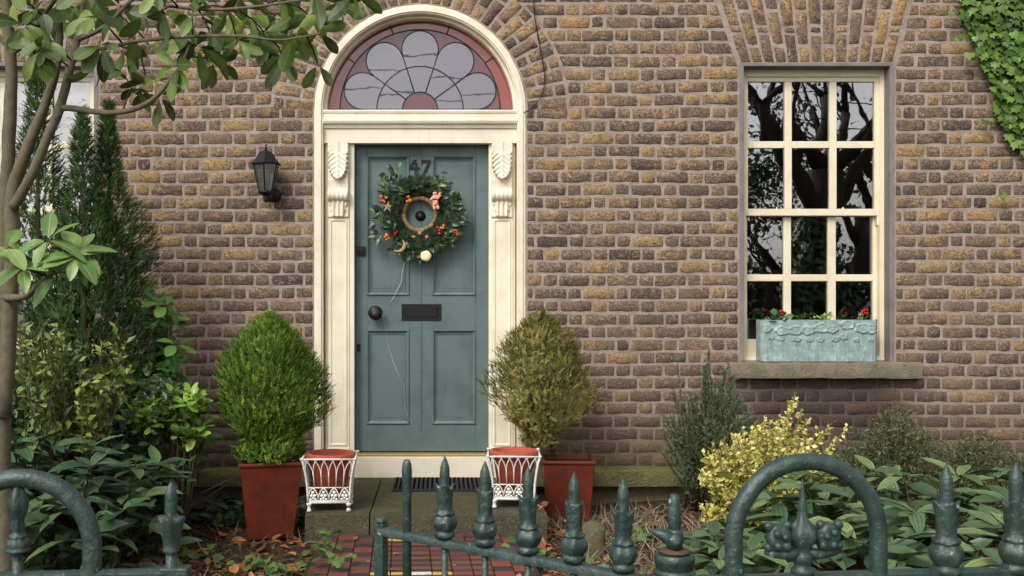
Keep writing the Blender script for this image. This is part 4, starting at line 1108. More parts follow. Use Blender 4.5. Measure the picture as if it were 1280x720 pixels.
def star(cx_, cy_, R_, mat, y=-0.075, rot=0.2):
    g = MB(); pts = []
    for i in range(10): a = rot+i*math.pi/5; q = R_ if i % 2 == 0 else R_*.42; pts.append((cx_+q*math.cos(a), cy_+q*math.sin(a)))
    n = 10; vs = [(cx_, y-.010, cy_)]+[(p_[0], y, p_[1]) for p_ in pts]+[(cx_, y+.006, cy_)]
    fs = [(0, 1+i, 1+(i+1)%n) for i in range(n)]+[(n+1, 1+(i+1)%n, 1+i) for i in range(n)]
    g.add(vs, fs); return g
q = wp(485.5, 260); star(q.x, q.z, .040, None).build('star', M['straw'], t)
for cx_, cy_ in ((525,292),(517,297),(534,297)):
    q = wp(cx_, cy_); star(q.x, q.z, .020, None, -.05, rr.uniform(0,1)).build('dried_flower', M['pink'], t)
q = wp(498, 309); g = MB(); g.tube([(q.x+.045*math.cos(a), -.07, q.z+.045*math.sin(a)+.012) for a in np.linspace(-2.2,0.9,14)], [.003+.011*math.sin(s_*math.pi) for s_ in np.linspace(0,1,14)], 8); g.build('crescent', M['straw'], t, smooth=True)
q = wp(532.5, 320.5); g = MB(); g.lathe([(0,0),(.034,0),(.037,.006),(.034,.012),(.012,.013),(0,.010)], (q.x, -.065, q.z), 18, axis='y', mod=lambda a,i,r_,h: r_*(1+.05*math.cos(5*a))); g.build('dried_apple_slice', M['pale'], t, smooth=True)
# small clay cherub: one skinned figure
def skinned(name, nodes, edges, mat, parent, loc, sub=2):
    me = bpy.data.meshes.new(name); me.from_pydata([n_[:3] for n_ in nodes], edges, []); me.materials.append(mat)
    o = link(name, me, parent, loc); o.modifiers.new('skin', 'SKIN')
    sv = me.skin_vertices
    if not sv:
        bpy.context.view_layer.objects.active = o
        me.update()
    for i, n_ in enumerate(nodes):
        me.skin_vertices[0].data[i].radius = (n_[3], n_[3])
    me.skin_vertices[0].data[0].use_root = True
    s_ = o.modifiers.new('sub', 'SUBSURF'); s_.levels = sub; s_.render_levels = sub
    me.shade_smooth(); return o
try:
    q = wp(544, 254)
    nd = [(0,0,0,.017),(0.002,0,.022,.014),(0.0,0,.037,.008),(-.003,-.003,.054,.017),(-.016,-.004,.020,.007),(-.026,-.012,.006,.006),(.018,-.003,.022,.007),(.030,-.008,.036,.006),(-.006,-.004,-.020,.010),(-.002,-.010,-.042,.007),(.010,-.004,-.018,.010),(.018,-.010,-.040,.007),(.014,.006,.030,.006),(.030,.008,.052,.010)]
    ed = [(0,1),(1,2),(2,3),(1,4),(4,5),(1,6),(6,7),(0,8),(8,9),(0,10),(10,11),(1,12),(12,13)]
    skinned('cherub', [tuple(v_*1.3 for v_ in n_) for n_ in nd], ed, M['pink'], t, (q.x, -.085, q.z))
except Exception as ex: print('CHERUB', ex)
pts = [(506,327),(503,340),(502,352),(497,362),(492,372),(487,381)]
g = MB(); g.tube([(X(a,YD), YD-.006-.004*math.sin(i), Zz(b,YD)) for i,(a,b) in enumerate(pts)], 0.0022, 5)
g = tag(g.build('ribbon_end', M['string'], smooth=True), 'pale string trailing below the wreath down the door', 'string')
pts = [(478,393),(480,403),(483,413),(484,425),(487,437),(491,450),(496,463),(500,472),(504,481),(507,498),(506,512),(513,525),(519,536),(528,550)]
g = MB(); g.tube([(X(a,YD), YD-.005-.003*math.sin(i*1.3), Zz(b,YD)) for i,(a,b) in enumerate(pts)], [.0014,.0009,.0004,.0004,.0013,.0015,.0015,.0008,.0004,.0003,.0010,.0009,.0004,.0003], 5)
tag(g.build('string', M['string'], smooth=True), 'thin silvery string hanging from the round door knob to the lower panels', 'string')

# ------------------------------------------------------------------ window box with geraniums
px0, px1 = X(951,-.05), X(1098,-.05); zt_, zb_ = Zz(400,-.05), WZ0+0.004
t = thing('window_box', 'pale verdigris planter box moulded with lilies on the right window sill', 'planter', ((px0+px1)/2, 0, zb_))
hw, hh = (px1-px0)/2, zt_-zb_; yF, yB = -0.062, 0.075
fl = []
RF = random.Random(9)
for i in range(9): fl.append((-hw*.92+i*hw*.23+RF.uniform(-.02,.02), hh*RF.uniform(.74,.90), RF.uniform(.040,.058), .013))
for i in range(9): fl.append((-hw*.86+i*hw*.215+RF.uniform(-.02,.02), hh*RF.uniform(.52,.64), RF.uniform(.018,.030), .010))
def relief(x, z):
    d = 0.0
    for (fx_, fz_, r_, hgt) in fl:
        dx_, dz_ = (x-fx_)/r_, (z-fz_)/(r_*.62)
        q = math.hypot(dx_, dz_); w_ = 1+0.13*math.sin(math.atan2(dz_, dx_)*5+fx_*30)
        if q < w_: d = max(d, 0.0045+0.006*(1-abs(q/w_-.72))*(.6+.4*math.sin(q*9)))
        if z < fz_ and abs(x-fx_-.006*math.sin(z*30)) < .0032: d = max(d, .0042)
    if z < hh*.32:
        d = max(d, .0035*max(0, math.sin(x*95+z*60)))
    return d
nx_, nz_ = 170, 62; vs = []; g = MB()
for j in range(nz_+1):
    for i in range(nx_+1):
        u = -1+2*i/nx_; x = u*hw*(1.0-.012*(1-j/nz_)); z = hh*j/nz_
        edge = max(0, abs(u)-.93)/.07; yy = yF + .030*edge**2
        vs.append((x, yy-relief(x, z)*(1-edge), z))
g.add(vs, [(j*(nx_+1)+i, j*(nx_+1)+i+1, (j+1)*(nx_+1)+i+1, (j+1)*(nx_+1)+i) for j in range(nz_) for i in range(nx_)])
g.build('front_relief', M['verdigris'], t, smooth=True)
g = MB(); yf2 = yF+.003
g.box(-hw*.985, -hw+.028, yF+.032, yB, 0, hh); g.box(hw-.028, hw*.985, yF+.032, yB, 0, hh); g.box(-hw+.0285, hw-.0285, yB-.02, yB-.001, 0.001, hh-.001); g.box(-hw+.0285, hw-.0285, yF+.004, yF+.028, 0.0, hh-.003); g.box(-hw+.029,hw-.029,yF+.0285,yB-.0205,0.0,.02)
g.build('box_body', M['verdigris'], t, bevel=0.003)
g = MB(); g.box(-hw+.029, hw-.029, yF+.029, yB-.021, .021, hh-.02); g.build('potting_soil', M['soil'], t)
M['geran'] = mat_leaf('geranium_leaf', [(0, lin(50,84,52)), (0.5, lin(88,124,84)), (1, lin(130,150,96))], 0.6, True, 0.2)
M['lime'] = mat_leaf('lime_leaf', [(0, lin(96,130,44)), (1, lin(160,180,80))], 0.6, True, 0.25)
gl_ = leaf_mesh('leaf', M['geran'], [(0,.2),(.2,.42),(.5,.52),(.8,.42),(1,.1)], 0.1, 0.2, 0.05)
ll_ = leaf_mesh('leaf', M['lime'], [(0,.02),(.3,.2),(.6,.26),(.85,.14),(1,0)], 0.1, 0.3)
def win_plant(label, name, px, n_, me, spread, sz_, flower=None):
    p = thing(name, label, 'plant', (X(px,0), 0.0, zb_+hh-.02)); rr = random.Random(int(px))
    for i in range(n_):
        q = Vector((rr.gauss(0, spread), rr.uniform(-.05,.04), rr.uniform(.0,.055)))
        if q.y < -.03 and abs(q.x) < spread: q.z *= .7
        put_leaf(p, me, p.location+q, (q.x*8+rr.uniform(-.5,.5), -0.6+rr.uniform(-.3,.4), rr.uniform(.0,1)), (0,-.7,1), rr.uniform(.7,1.2)*sz_)
    tube_obj('stem', M['greenstem'], p, [([p.location+Vector((rr.uniform(-.02,.02),0,-.04)), p.location+Vector((rr.gauss(0,spread*.6),-.01,.04))], .004) for _ in range(6)])
    if flower:
        fm = MB()
        fx_, fz_ = X(flower[0],-.02)-p.location.x, Zz(flower[1],-.02)-p.location.z
        fm.tube([(0,0,-.02),(fx_*.7,-.01,fz_*.6),(fx_,-.02,fz_)], .0025, 5)
        fm.build('flower_stalk', M['greenstem'], p)
        fm = MB()
        for i in range(16):
            v_ = rvec(rr)*.018; fm.lathe([(.009*math.sin(x_), -.007*math.cos(x_)) for x_ in np.linspace(0,math.pi,5)], (fx_+v_.x, -.02+v_.y, fz_+v_.z), 6)
        fm.build('flower_head', M['flower'], p, smooth=True)
win_plant('red geranium at the left end of the window box', 'geranium', 972, 26, gl_, .045, .045, (978,391))
win_plant('small bright green fleshy plant spilling over the middle of the window box', 'succulent', 1027, 60, ll_, .022, .034)
win_plant('sparse red geranium at the right end of the window box', 'geranium', 1076, 7, gl_, .035, .035, (1081,390))
# ------------------------------------------------------------------ iron fence and gate
def lath(m, prof, n=18, c=(0,0,0), mod=None): m.lathe(prof, c, n, mod)
def finial_mesh(h):
    """cast spear finial: base ring, bulb, leaf collar, flared cup, spike. h = full height"""
    s = h
    pr = [(.10,0),(.122,.012),(.126,.045),(.118,.066),(.106,.082),(.118,.10),(.140,.14),(.146,.185),(.138,.23),(.116,.265),(.104,.278),(.118,.288),(.116,.302),(.096,.325),(.086,.36),(.088,.42),(.092,.50),(.098,.57),(.106,.625),(.108,.640),(.080,.628),(.062,.622),(.058,.66),(.062,.76),(.058,.865),(.046,.90),(.020,.965),(.004,1.0)]
    pr = [(r*s, z*s) for r, z in pr]
    def mod(a, i, r, hh):
        z = hh/s
        if .33 < z < .645 and r > .07*s: return r*(1+0.15*max(0,(z-.33)/.3)*math.cos(4*a)+.05*math.sin(7*a+z*20))
        if .24 < z < .32: return r*(1+.10*math.cos(5*a))
        if .09 < z < .25: return r*(1+.07*math.cos(5*a+.5)+.03*math.sin(9*a))
        return r*(1+.03*math.sin(3*a+z*15))
    m = MB(); m.lathe(pr, (0,0,0), 28, mod)
    v2 = []
    for (x, y, z) in m.v:
        q = z/s; rr = math.hypot(x, y)/s; an = math.atan2(y, x)
        if .55 < q < .645 and rr > .07: z += s*.035*(q-.55)/.09*math.cos(4*an)
        if .275 < q < .33: z += s*.014*math.cos(5*an)
        nn = 1+.05*mnoise.noise(Vector((x,y,z))*60)
        v2.append((x*nn, y*nn, z))
    m.v = v2
    return m.mesh('finial', M['iron'], True)
def spear_mesh(h):
    s = h; pr = [(.10,0),(.165,.01),(.17,.04),(.15,.06),(.155,.08),(.165,.12),(.15,.17),(.11,.19),(.13,.215),(.12,.24),(.07,.26),(.075,.30),(.095,.36),(.08,.42),(.09,.48),(.125,.56),(.14,.65),(.13,.74),(.09,.86),(.04,.95),(.004,1.0)]
    def mod(a, i, r, hh):
        z = hh/s
        if .06 < z < .24: return r*(1+.07*math.cos(8*a))
        if z > .45: return r*(1+.12*math.cos(4*a))
        if .28 < z < .45: return r*(1+.15*math.cos(5*a))
        return r
    m = MB(); m.lathe([(r*s, z*s) for r, z in pr], (0,0,0), 24, mod); return m.mesh('finial', M['iron'], True)
def vase_mesh(h):
    s = h; pr = [(.07,0),(.11,.03),(.115,.06),(.10,.10),(.12,.20),(.145,.34),(.165,.46),(.16,.50),(.10,.50),(.07,.53),(.085,.60),(.085,.80),(.075,.88),(.035,.96),(.004,1.0)]
    def mod(a, i, r, hh):
        z = hh/s; return r*(1+.16*max(0,(z-.1)/.4)*math.cos(4*a)) if .08 < z < .51 else r
    m = MB(); m.lathe([(r*s, z*s) for r, z in pr], (0,0,0), 24, mod)
    m.v = [(x*(1+.12*mnoise.noise(Vector((x,y,z))*70)), y*(1+.12*mnoise.noise(Vector((x,y,z))*70)), z+(s*.03*math.cos(4*math.atan2(y,x)+.6) if .40 < z/s < .505 and math.hypot(x,y) > .09*s else 0)) for x,y,z in m.v]
    return m.mesh('finial', M['iron'], True)
def wobbly(p0, p1, n, amp, seed):
    return [Vector(p0).lerp(Vector(p1), i/n) + Vector((amp*mnoise.noise(Vector((i*.7,seed,0))), amp*mnoise.noise(Vector((i*.7,seed,9))), 0)) for i in range(n+1)]

# gate: from the hinge post back to the free stile, standing ajar
GZ2, GZ6 = 2.81, 2.46
g2 = Vector(((556-VX)*GZ2/F, CAM_Y+GZ2, 0)); g6 = Vector(((779-VX)*GZ6/F, CAM_Y+GZ6, 0))
st_ = (g6-g2)/4; gd = st_.normalized()
gate = thing('garden_gate', 'dark green spiked iron garden gate standing ajar over the tiled path', 'gate', (g6.x, g6.y, 0))
GR = 0.655
fin = finial_mesh(0.222)
pk = MB(); pk.tube([(0,0,.06),(0,0,.35),(0,0,GR-.02)], .0095, 10); pkm = pk.mesh('picket', M['iron'], True)
gates = []
for i in range(5):
    p = g2 + st_*i - gate.location; p.z = 0
    o = link('picket', pkm, gate, p); f_ = link('finial', fin, o, (0,0,GR+.004)); f_.rotation_euler = (0,0,i*.7)
p = g2 - st_*1.0 - gate.location; m = MB(); m.lathe([(0,.06),(.0125,.06),(.0125,.79),(.014,.80),(.0145,.825),(.013,.845),(.008,.857),(0,.859)], (0,0,0), 14); m.build('picket', M['iron'], gate, p, smooth=True, label='plain round picket without a spear head')
e0 = g2 - st_*1.72; e1 = g6 + st_*1.05
def bar(a, b, z, w, h, nm, par, seed=0):
    d = (b-a).normalized(); s_ = Vector((d.y, -d.x, 0)); nseg = 24; m = MB(); vs = []
    for i in range(nseg+1):
        q = a.lerp(b, i/nseg); wz = .0016*mnoise.noise(Vector((i*.6, seed, 0)))
        for (u, v) in ((-w,-h),(w,-h),(w*1.05,h*.4),(w*.6,h),(-w*.6,h),(-w*1.05,h*.4)):
            qq = q + s_*(u+wz) ; vs.append((qq.x, qq.y, z+v+wz))
    fs = [tuple(i*6+k_ for k_ in range(6))[::-1] for i in (0,)] + [tuple(nseg*6+k_ for k_ in range(6))]
    for i in range(nseg):
        for k_ in range(6): fs.append((i*6+k_, i*6+(k_+1)%6, (i+1)*6+(k_+1)%6, (i+1)*6+k_))
    m.add(vs, fs); o = m.build(nm, M['iron'], par, smooth=True, angle=50)
    if par is not None: o.location = -par.location
    return o
bar(e0, e1, GR-.010, .015, .012, 'top_rail', gate, 1); bar(e0, e1, .10, .012, .010, 'bottom_rail', gate, 2)
m = MB(); q = e0; s_ = Vector((gd.y, -gd.x, 0)); w1, w2 = .017, .013
cs = [q - gd*w1 - s_*w2, q + gd*w1 - s_*w2, q + gd*w1 + s_*w2, q - gd*w1 + s_*w2]
m.add([(c_.x, c_.y, .05) for c_ in cs] + [(c_.x, c_.y, GR+.012) for c_ in cs], [(0,3,2,1),(4,5,6,7),(0,1,5,4),(1,2,6,5),(2,3,7,6),(3,0,4,7)])
m.lathe([(0,0),(.016,0),(.019,.006),(.016,.016),(0,.020)], (q.x, q.y, GR+.010), 10)
o = m.build('stile', M['iron'], gate, bevel=0.003); o.location = -gate.location

# hinge post with hinge pin and latch
hp = Vector(((843-VX)*2.25/F, CAM_Y+2.25, 0)); zc = CAM_H-(692-VY)*2.25/F
post = thing('gate_post', 'round green iron gate post with rusty ringed cap and upright hinge pin', 'post', (hp.x, hp.y, 0))
m = MB(); m.lathe([(.036,0),(.036,zc-.06),(.040,zc-.055),(.041,zc-.02),(.044,zc-.016),(.044,zc-.006),(.040,zc),(0,zc+.003)], (0,0,0), 28); m.build('post_shaft', M['iron'], post, smooth=True, angle=50)
m = MB(); m.lathe([(.036,zc-.05),(.0445,zc-.045),(.0455,zc-.038),(.040,zc-.032)], (0,0,0), 28); m.build('ring', M['iron'], post, smooth=True)
m = MB(); pz = CAM_H-(617-VY)*2.25/F; m.lathe([(.014,zc+.002),(.0145,pz-.05),(.0125,pz-.012),(.008,pz-.002),(0,pz)], (0.0,0,0), 14); m.build('hinge_pin', M['iron'], post, smooth=True)
m = MB(); m.tube([(.004,-.012,zc+.014),(-.012,-.014,zc+.035),(-.032,-.012,zc+.046),(-.055,-.006,zc+.052)], [.014,.017,.012,.004], 10); m.lathe([(0,0),(.014,0),(.014,.008),(.008,.010),(0,.010)], (-.004,-.022,zc+.034), 12, axis='y')
m.lathe([(0.017,zc+.02),(.021,zc+.026),(.020,zc+.05),(.016,zc+.055)], (0,0,0), 14)
m.build('latch', M['iron'], post, smooth=True)
M['rust'] = mat_simple('rusted_iron', lin(96,74,60), 0.8, 0.3, var=.4, nscale=50, bump=.4)
m = MB(); m.lathe([(0,zc+.0035),(.034,zc+.0035),(.032,zc+.008),(.016,zc+.014),(0,zc+.014)], (0,0,0), 20); m.build('post_cap', M['rust'], post, smooth=True)

def hoop(par, c, half, zbase, ztop, d, r=.0170):
    pts = [c - d*half + Vector((0,0,zbase))]; zs_ = ztop-half
    n = 26
    for i in range(6): pts.append(c - d*half + Vector((0,0,zbase+(zs_-zbase)*(i+1)/6)))
    for i in range(1, n): a = math.pi*(1-i/n); pts.append(c + d*half*math.cos(a) + Vector((0,0,zs_+half*math.sin(a))))
    for i in range(7): pts.append(c + d*half + Vector((0,0,zs_+(zbase-zs_)*i/6)))
    m = MB(); m.tube([p_+Vector((.0012*mnoise.noise(p_*20),0,.0012*mnoise.noise(p_*23))) for p_ in pts], r, 14); o = m.build('hoop', M['iron'], par, smooth=True); return o
fl0 = Vector((-.75, CAM_Y+1.84, 0)); fr0 = Vector((1.0, CAM_Y+2.03, 0)); fd = (fr0-fl0).normalized()
def fpt(px):   # point on the fence line seen at photo column px
    k_ = (px-VX)/F; dx, dy = fd.x, fd.y; t_ = (k_*(fl0.y-CAM_Y)-fl0.x)/(dx-k_*dy); return fl0+fd*t_
def dz(p): return p.y-CAM_Y
# right fence
fr = thing('iron_fence', 'long dark green iron railing right of the gate, its hoop framing a scrolled ornament', 'fence', fpt(1183), 0, 'iron railings along the front garden')
rz = CAM_H-(714-VY)*dz(fpt(1100))/F
pickm = MB(); pickm.tube([(0,0,.05),(0,0,.4),(0,0,rz)], .0095, 10); pickm = pickm.mesh('picket', M['iron'], True)
ftop = CAM_H-(577-VY)*dz(fpt(1183))/F; fin2 = finial_mesh(ftop-rz-.006+0.012)
L0 = fr.location.copy()
sp = (fpt(1270)-fpt(1183)).length
for k_ in range(0, 9):
    p = fpt(1183)+fd*sp*k_ - L0; o = link('picket', pickm, fr, p); f_ = link('finial', fin2, o, (0,0,rz-.010)); f_.rotation_euler = (0,0,k_)
hc = (fpt(917.5)+fpt(1098))/2; half = (fpt(1098)-fpt(917.5)).length/2
hoop(fr, hc-L0, half, .05, CAM_H-(566-VY)*dz(hc)/F-.017, fd)
bar(fpt(866), fpt(1183)+fd*sp*8.5, rz-.008, .014, .009, 'top_rail', fr, 4); bar(fpt(866), fpt(1183)+fd*sp*8.5, .14, .012, .009, 'bottom_rail', fr, 5)
for px in (872, 1183+0):
    pass
# ornament under the right hoop
oc = fpt(1003); o_z = rz; sc = dz(oc)/F
m = MB(); pr = [(9,722),(14,716),(14,711),(9,707),(11,703),(13,699),(13,694),(10,690),(10,686),(12,682),(17,676),(19,668),(17,660),(11,654),(7.5,650),(6,640),(4,622),(2,606),(.3,597)]
m.lathe([(r_*sc, CAM_H-(py-VY)*sc) for r_, py in pr], (0,0,0), 24, mod=lambda a,i,r_,h: r_*(1+(.10*math.cos(6*a) if 8 <= i <= 14 else 0)))
sp_o = m.build('ornament_spear', M['iron'], fr, oc-L0, smooth=True)
for sgn in (-1, 1):
    m = MB(); Q = lambda u, py, v=0: Vector(fd*u*sc*sgn) + Vector((0, -v, CAM_H-(py-VY)*sc))
    m.tube([Q(6,688,.004),(Q(16,692,.006)),(Q(28,691,.006)),(Q(38,690,.004)),(Q(49,688,.002))], [.008,.011,.010,.009,.006], 10)
    nu_, nv_ = 22, 16; vs_ = []; fs_ = []
    for j in range(nv_+1):
        for i in range(nu_):
            th_ = -math.pi/2+math.pi*j/nv_; ph_ = 2*math.pi*i/nu_
            se = lambda v_, e_: math.copysign(abs(v_)**e_, v_)
            ux = se(math.cos(th_),.55)*se(math.cos(ph_),.55); uy = se(math.cos(th_),.55)*se(math.sin(ph_),.8); uz = se(math.sin(th_),.55)
            an = math.atan2(uz, ux); rr_ = math.hypot(ux, uz)
            g_ = 1+.16*math.sin(an*2+rr_*5.5*sgn)+.10*math.cos(5*an)
            q_ = Q(32+15*ux*(1+.10*math.cos(4*an)), 671-17.5*uz*(1+.08*math.cos(3*an+1)), .004+.015*-uy*g_) if False else Q(32+15*ux*(1+.10*math.cos(4*an)), 671-17.5*uz*(1+.08*math.cos(3*an+1)), .004-.017*uy*g_)
            vs_.append(q_)
    for j in range(nv_):
        for i in range(nu_): fs_.append((j*nu_+i, j*nu_+(i+1)%nu_, (j+1)*nu_+(i+1)%nu_, (j+1)*nu_+i))
    m.add(vs_, fs_)
    for (u_, p_, r_, o_) in ((45,656,.0105,.006),(22,655,.009,.008),(46,682,.009,.006),(24,680,.010,.014),(37,664,.0075,.021),(27,668,.007,.022),(36,679,.008,.021)):
        m.lathe([(r_*math.sin(x_), -r_*math.cos(x_)) for x_ in np.linspace(0, math.pi, 7)], Q(u_, p_, o_), 10)
    m.build('scroll', M['iron'], fr, oc-L0, smooth=True)
# left fence
fl = thing('iron_fence', 'dark green iron railing with hoop under the left tree, ending beside the path', 'fence', fpt(22), 0, 'iron railings along the front garden')
L1 = fl.location.copy(); lzr = CAM_H-(714-VY)*dz(fpt(100))/F
pm_ = MB(); pm_.tube([(0,0,.05),(0,0,.4),(0,0,lzr+.03)], .0095, 10); pm_ = pm_.mesh('picket', M['iron'], True)
lt = CAM_H-(600-VY)*dz(fpt(22))/F; b22 = CAM_H-(690-VY)*dz(fpt(22))/F
o = link('picket', pm_, fl, (0,0,0)); link('finial', spear_mesh(lt-b22), o, (0,0,b22))
m = MB(); m.tube([(0,0,lzr),(0,0,b22+.002)], .0095, 10); 
p214 = fpt(214); tz = CAM_H-(602-VY)*dz(p214)/F; bz = CAM_H-(692-VY)*dz(p214)/F
o = link('picket', pm_, fl, p214-L1); link('finial', vase_mesh(tz-bz), o, (0,0,bz))
hc = (fpt(-66)+fpt(115))/2; half = (fpt(115)-fpt(-66)).length/2
hoop(fl, hc-L1, half, .05, CAM_H-(586-VY)*dz(hc)/F-.017, fd)
spl = (p214-fpt(115)).length
for k_ in range(1, 6):
    o = link('picket', pm_, fl, fpt(-66)-fd*spl*k_-L1); link('finial', bpy.data.meshes['finial'] if False else fin2, o, (0,0,lzr-.01))
bar(fpt(-66)-fd*spl*5.5, fpt(236), lzr-.008, .014, .009, 'top_rail', fl, 6); bar(fpt(-66)-fd*spl*5.5, fpt(236), .14, .012, .009, 'bottom_rail', fl, 7)
q = fpt(221); m = MB(); m.box(-.028,.024,-.016,.016,lzr-.03,lzr+.004); m.box(-.014,.014,-.012,.012,.0,lzr-.031); m.build('end_post', M['iron'], fl, q-L1, bevel=.003)
m = MB(); a, b = fpt(-66)-fd*spl*6, fpt(240); 
def kerb(a, b, label):
    s_ = Vector((fd.y,-fd.x,0)); m = MB(); cs = [a-s_*.1, b-s_*.1, b+s_*.1, a+s_*.1]
    m.add([(c_.x,c_.y,-.2) for c_ in cs]+[(c_.x,c_.y,.06) for c_ in cs], [(0,3,2,1),(4,5,6,7),(0,1,5,4),(1,2,6,5),(2,3,7,6),(3,0,4,7)])
    o = m.build('fence_kerb', M['sill'], bevel=.01); o['kind'] = 'structure'
kerb(a, b, ''); kerb(fpt(866), fpt(1183)+fd*sp*8.6, '')
o = MB().box(-.03,.03,-.02,.02,0,.0) if False else None

# ------------------------------------------------------------------ big-leaved shrubs (every leaf a part)
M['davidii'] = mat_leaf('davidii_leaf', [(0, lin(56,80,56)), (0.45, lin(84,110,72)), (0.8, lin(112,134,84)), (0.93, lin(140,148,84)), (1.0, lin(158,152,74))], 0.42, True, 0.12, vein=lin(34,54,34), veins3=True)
M['davidii_d'] = mat_leaf('dark_davidii_leaf', [(0, lin(48,72,54)), (0.5, lin(72,98,68)), (0.85, lin(94,120,76)), (1.0, lin(140,144,66))], 0.42, True, 0.12, vein=lin(24,42,30), veins3=True)  # darker green leaf colour for the left viburnum
M['tree_leaf'] = mat_leaf('tree_leaf', [(0, lin(50,66,26)), (0.4, lin(78,100,38)), (0.75, lin(106,128,52)), (1.0, lin(148,160,78))], 0.5, True, 0.22, vein=lin(120,140,80))
M['light_leaf'] = mat_leaf('light_tree_leaf', [(0, lin(82,116,56)), (0.5, lin(112,146,76)), (1.0, lin(150,172,96))], 0.36, True, 0.25, vein=lin(176,190,130))
M['camellia'] = mat_leaf('camellia_leaf', [(0, lin(34,62,30)), (0.5, lin(58,96,40)), (1.0, lin(98,134,56))], 0.3, True, 0.15, vein=lin(100,130,70))
M['skimmia'] = mat_leaf('skimmia_leaf', [(0, lin(90,128,42)), (0.5, lin(130,168,60)), (1.0, lin(168,198,86))], 0.34, True, 0.25, vein=lin(160,180,100))
M['darkstem'] = mat_simple('shrub_stem', lin(74,62,40), 0.8, 0.2, var=.4, nscale=30, bump=.4)
M['davidii_u'] = mat_leaf('inner_davidii_leaf', [(0, lin(46,68,48)), (0.5, lin(76,100,64)), (1, lin(112,130,76))], 0.42, False, 0.12)
def davidii(label, cx0, cx1, y0, y1, zmax, n, mat, seed, szr=(.13,.20), lean=0.0, kill=None):
    r = random.Random(seed); cx, cy = (cx0+cx1)/2, (y0+y1)/2
    t = thing('viburnum_shrub', label, 'shrub', (cx, cy, -0.05))
    ms = [leaf_mesh('leaf', mat, LA, .22, c_, .010, twist=tw) for c_, tw in ((.12,0),(.3,.2),(.45,-.2),(.2,.3))]
    segs = []; cnt = 0
    while cnt < n:
        u, v = r.uniform(-1,1), r.uniform(-1,1)
        if u*u+v*v > 1: continue
        x = cx+(cx1-cx0)/2*u; y = cy+(y1-y0)/2*v
        top = zmax(x, y) if callable(zmax) else zmax
        z = top*(1-.45*r.random()**1.5)*(1-.25*(u*u+v*v)) + .02*mnoise.noise(Vector((x*5,y*5,seed)))
        tip = Vector((x, y, z)); 
        if kill and kill(tip): continue
        base = Vector((x+(cx-x)*.25+r.uniform(-.05,.05), y+(cy-y)*.25, -.06)); segs.append(([base, base.lerp(tip,.6)+Vector((0,0,.03*r.random())), tip], [.005,.004,.003]))
        out = Vector((u*.8, v*.8-.25, .25))+rvec(r)*.35
        k_ = r.choice((4,5,6)); a0 = r.uniform(0,6.28)
        for i in range(k_):
            a = a0+i*2.4; rad = Vector((math.cos(a), math.sin(a), 0))
            d = rad*.95 + out*.35 + Vector((0,0,r.uniform(-.25,.55)))
            put_leaf(t, r.choice(ms), tip+rad*.01, d, Vector((0,0,1))+out*.25+rvec(r)*.25, r.uniform(*szr)*(.8+.2*r.random()), r.uniform(.9,1.2)); cnt += 1
    tube_obj('stem', M['darkstem'], t, segs, 5, 'stuff')
    P=[];D=[];U=[];sz=[];ti=[]; rn = np.random.RandomState(seed)
    LT = ([(0,0,0),(.15,.28,.04),(.17,.58,-.01),(.08,.84,-.10),(0,1,-.2),(-.08,.84,-.10),(-.17,.58,-.01),(-.15,.28,.04),(0,.5,-.05)], [(8,0,1),(8,1,2),(8,2,3),(8,3,4),(8,4,5),(8,5,6),(8,6,7),(8,7,0)])
    for _ in range(int(n*2.4)):
        u, v = rn.uniform(-1,1), rn.uniform(-1,1)
        if u*u+v*v > 1: continue
        x = cx+(cx1-cx0)/2*u; y = cy+(y1-y0)/2*v; top = zmax(x, y) if callable(zmax) else zmax
        P.append((x, y, -.02+max(.05,top*.86)*(1-.2*(u*u+v*v))*rn.uniform(0,1)**.7)); a = rn.uniform(0,6.28); D.append((math.cos(a), math.sin(a)-.2, rn.uniform(-.4,.4))); U.append((rn.normal(0,.3), rn.normal(0,.3)-.2, 1)); sz.append(rn.uniform(*szr)*.95); ti.append(rn.uniform(0,.85))
    cloud('understorey', M['davidii_u'], *LT, P, D, U, sz, ti, t, 'stuff', wm=np.full(len(P), 1.1))
    return t
def at(px, py, y): return W(px, py, y)
# right bed, nearer than the golden bush
davidii('broad shrub of grey green ribbed leaves filling the bed behind the right railings', X(975,-2.3), X(1440,-2.3), -3.3, -1.0, lambda x, y: .45 if y > -2 else .37, 296, M['davidii'], 3, (.17,.24))
davidii('low clump of ribbed green leaves between the gate post and the railing hoop', X(868,-2.6), X(1010,-2.6), -3.1, -1.9, .26, 90, M['davidii'], 9, (.15,.20))
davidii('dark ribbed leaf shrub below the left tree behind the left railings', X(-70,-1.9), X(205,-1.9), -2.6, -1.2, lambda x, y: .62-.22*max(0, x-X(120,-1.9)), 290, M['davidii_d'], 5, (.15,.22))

LIT0 = ([(0,0,0),(.2,.25,.03),(.26,.55,.0),(.14,.82,-.06),(0,1,-.14),(-.14,.82,-.06),(-.26,.55,0),(-.2,.25,.03),(0,.5,-.05)], [(8,0,1),(8,1,2),(8,2,3),(8,3,4),(8,4,5),(8,5,6),(8,6,7),(8,7,0)])
def rosette(par, me, c, ax, n, size, r, spread=(55,105), droop=0.2, wm=1.0):
    ax = Vector(ax).normalized(); h = frame_mat(ax, (0.3,0.2,1) if abs(ax.z) < .9 else (1,0,0)).to_3x3(); a0 = r.uniform(0,6.28)
    for i in range(n):
        th_ = math.radians(r.uniform(*spread)); a = a0+i*2.4+r.uniform(-.3,.3)
        d = h @ Vector((math.sin(th_)*math.cos(a), math.cos(th_), math.sin(th_)*math.sin(a))); d.z -= droop
        put_leaf(par, me[r.randrange(len(me))], Vector(c)+d*.012, d, ax+Vector((0,0,.5))+rvec(r)*.3, size*r.uniform(.75,1.15), wm*r.uniform(.9,1.15))
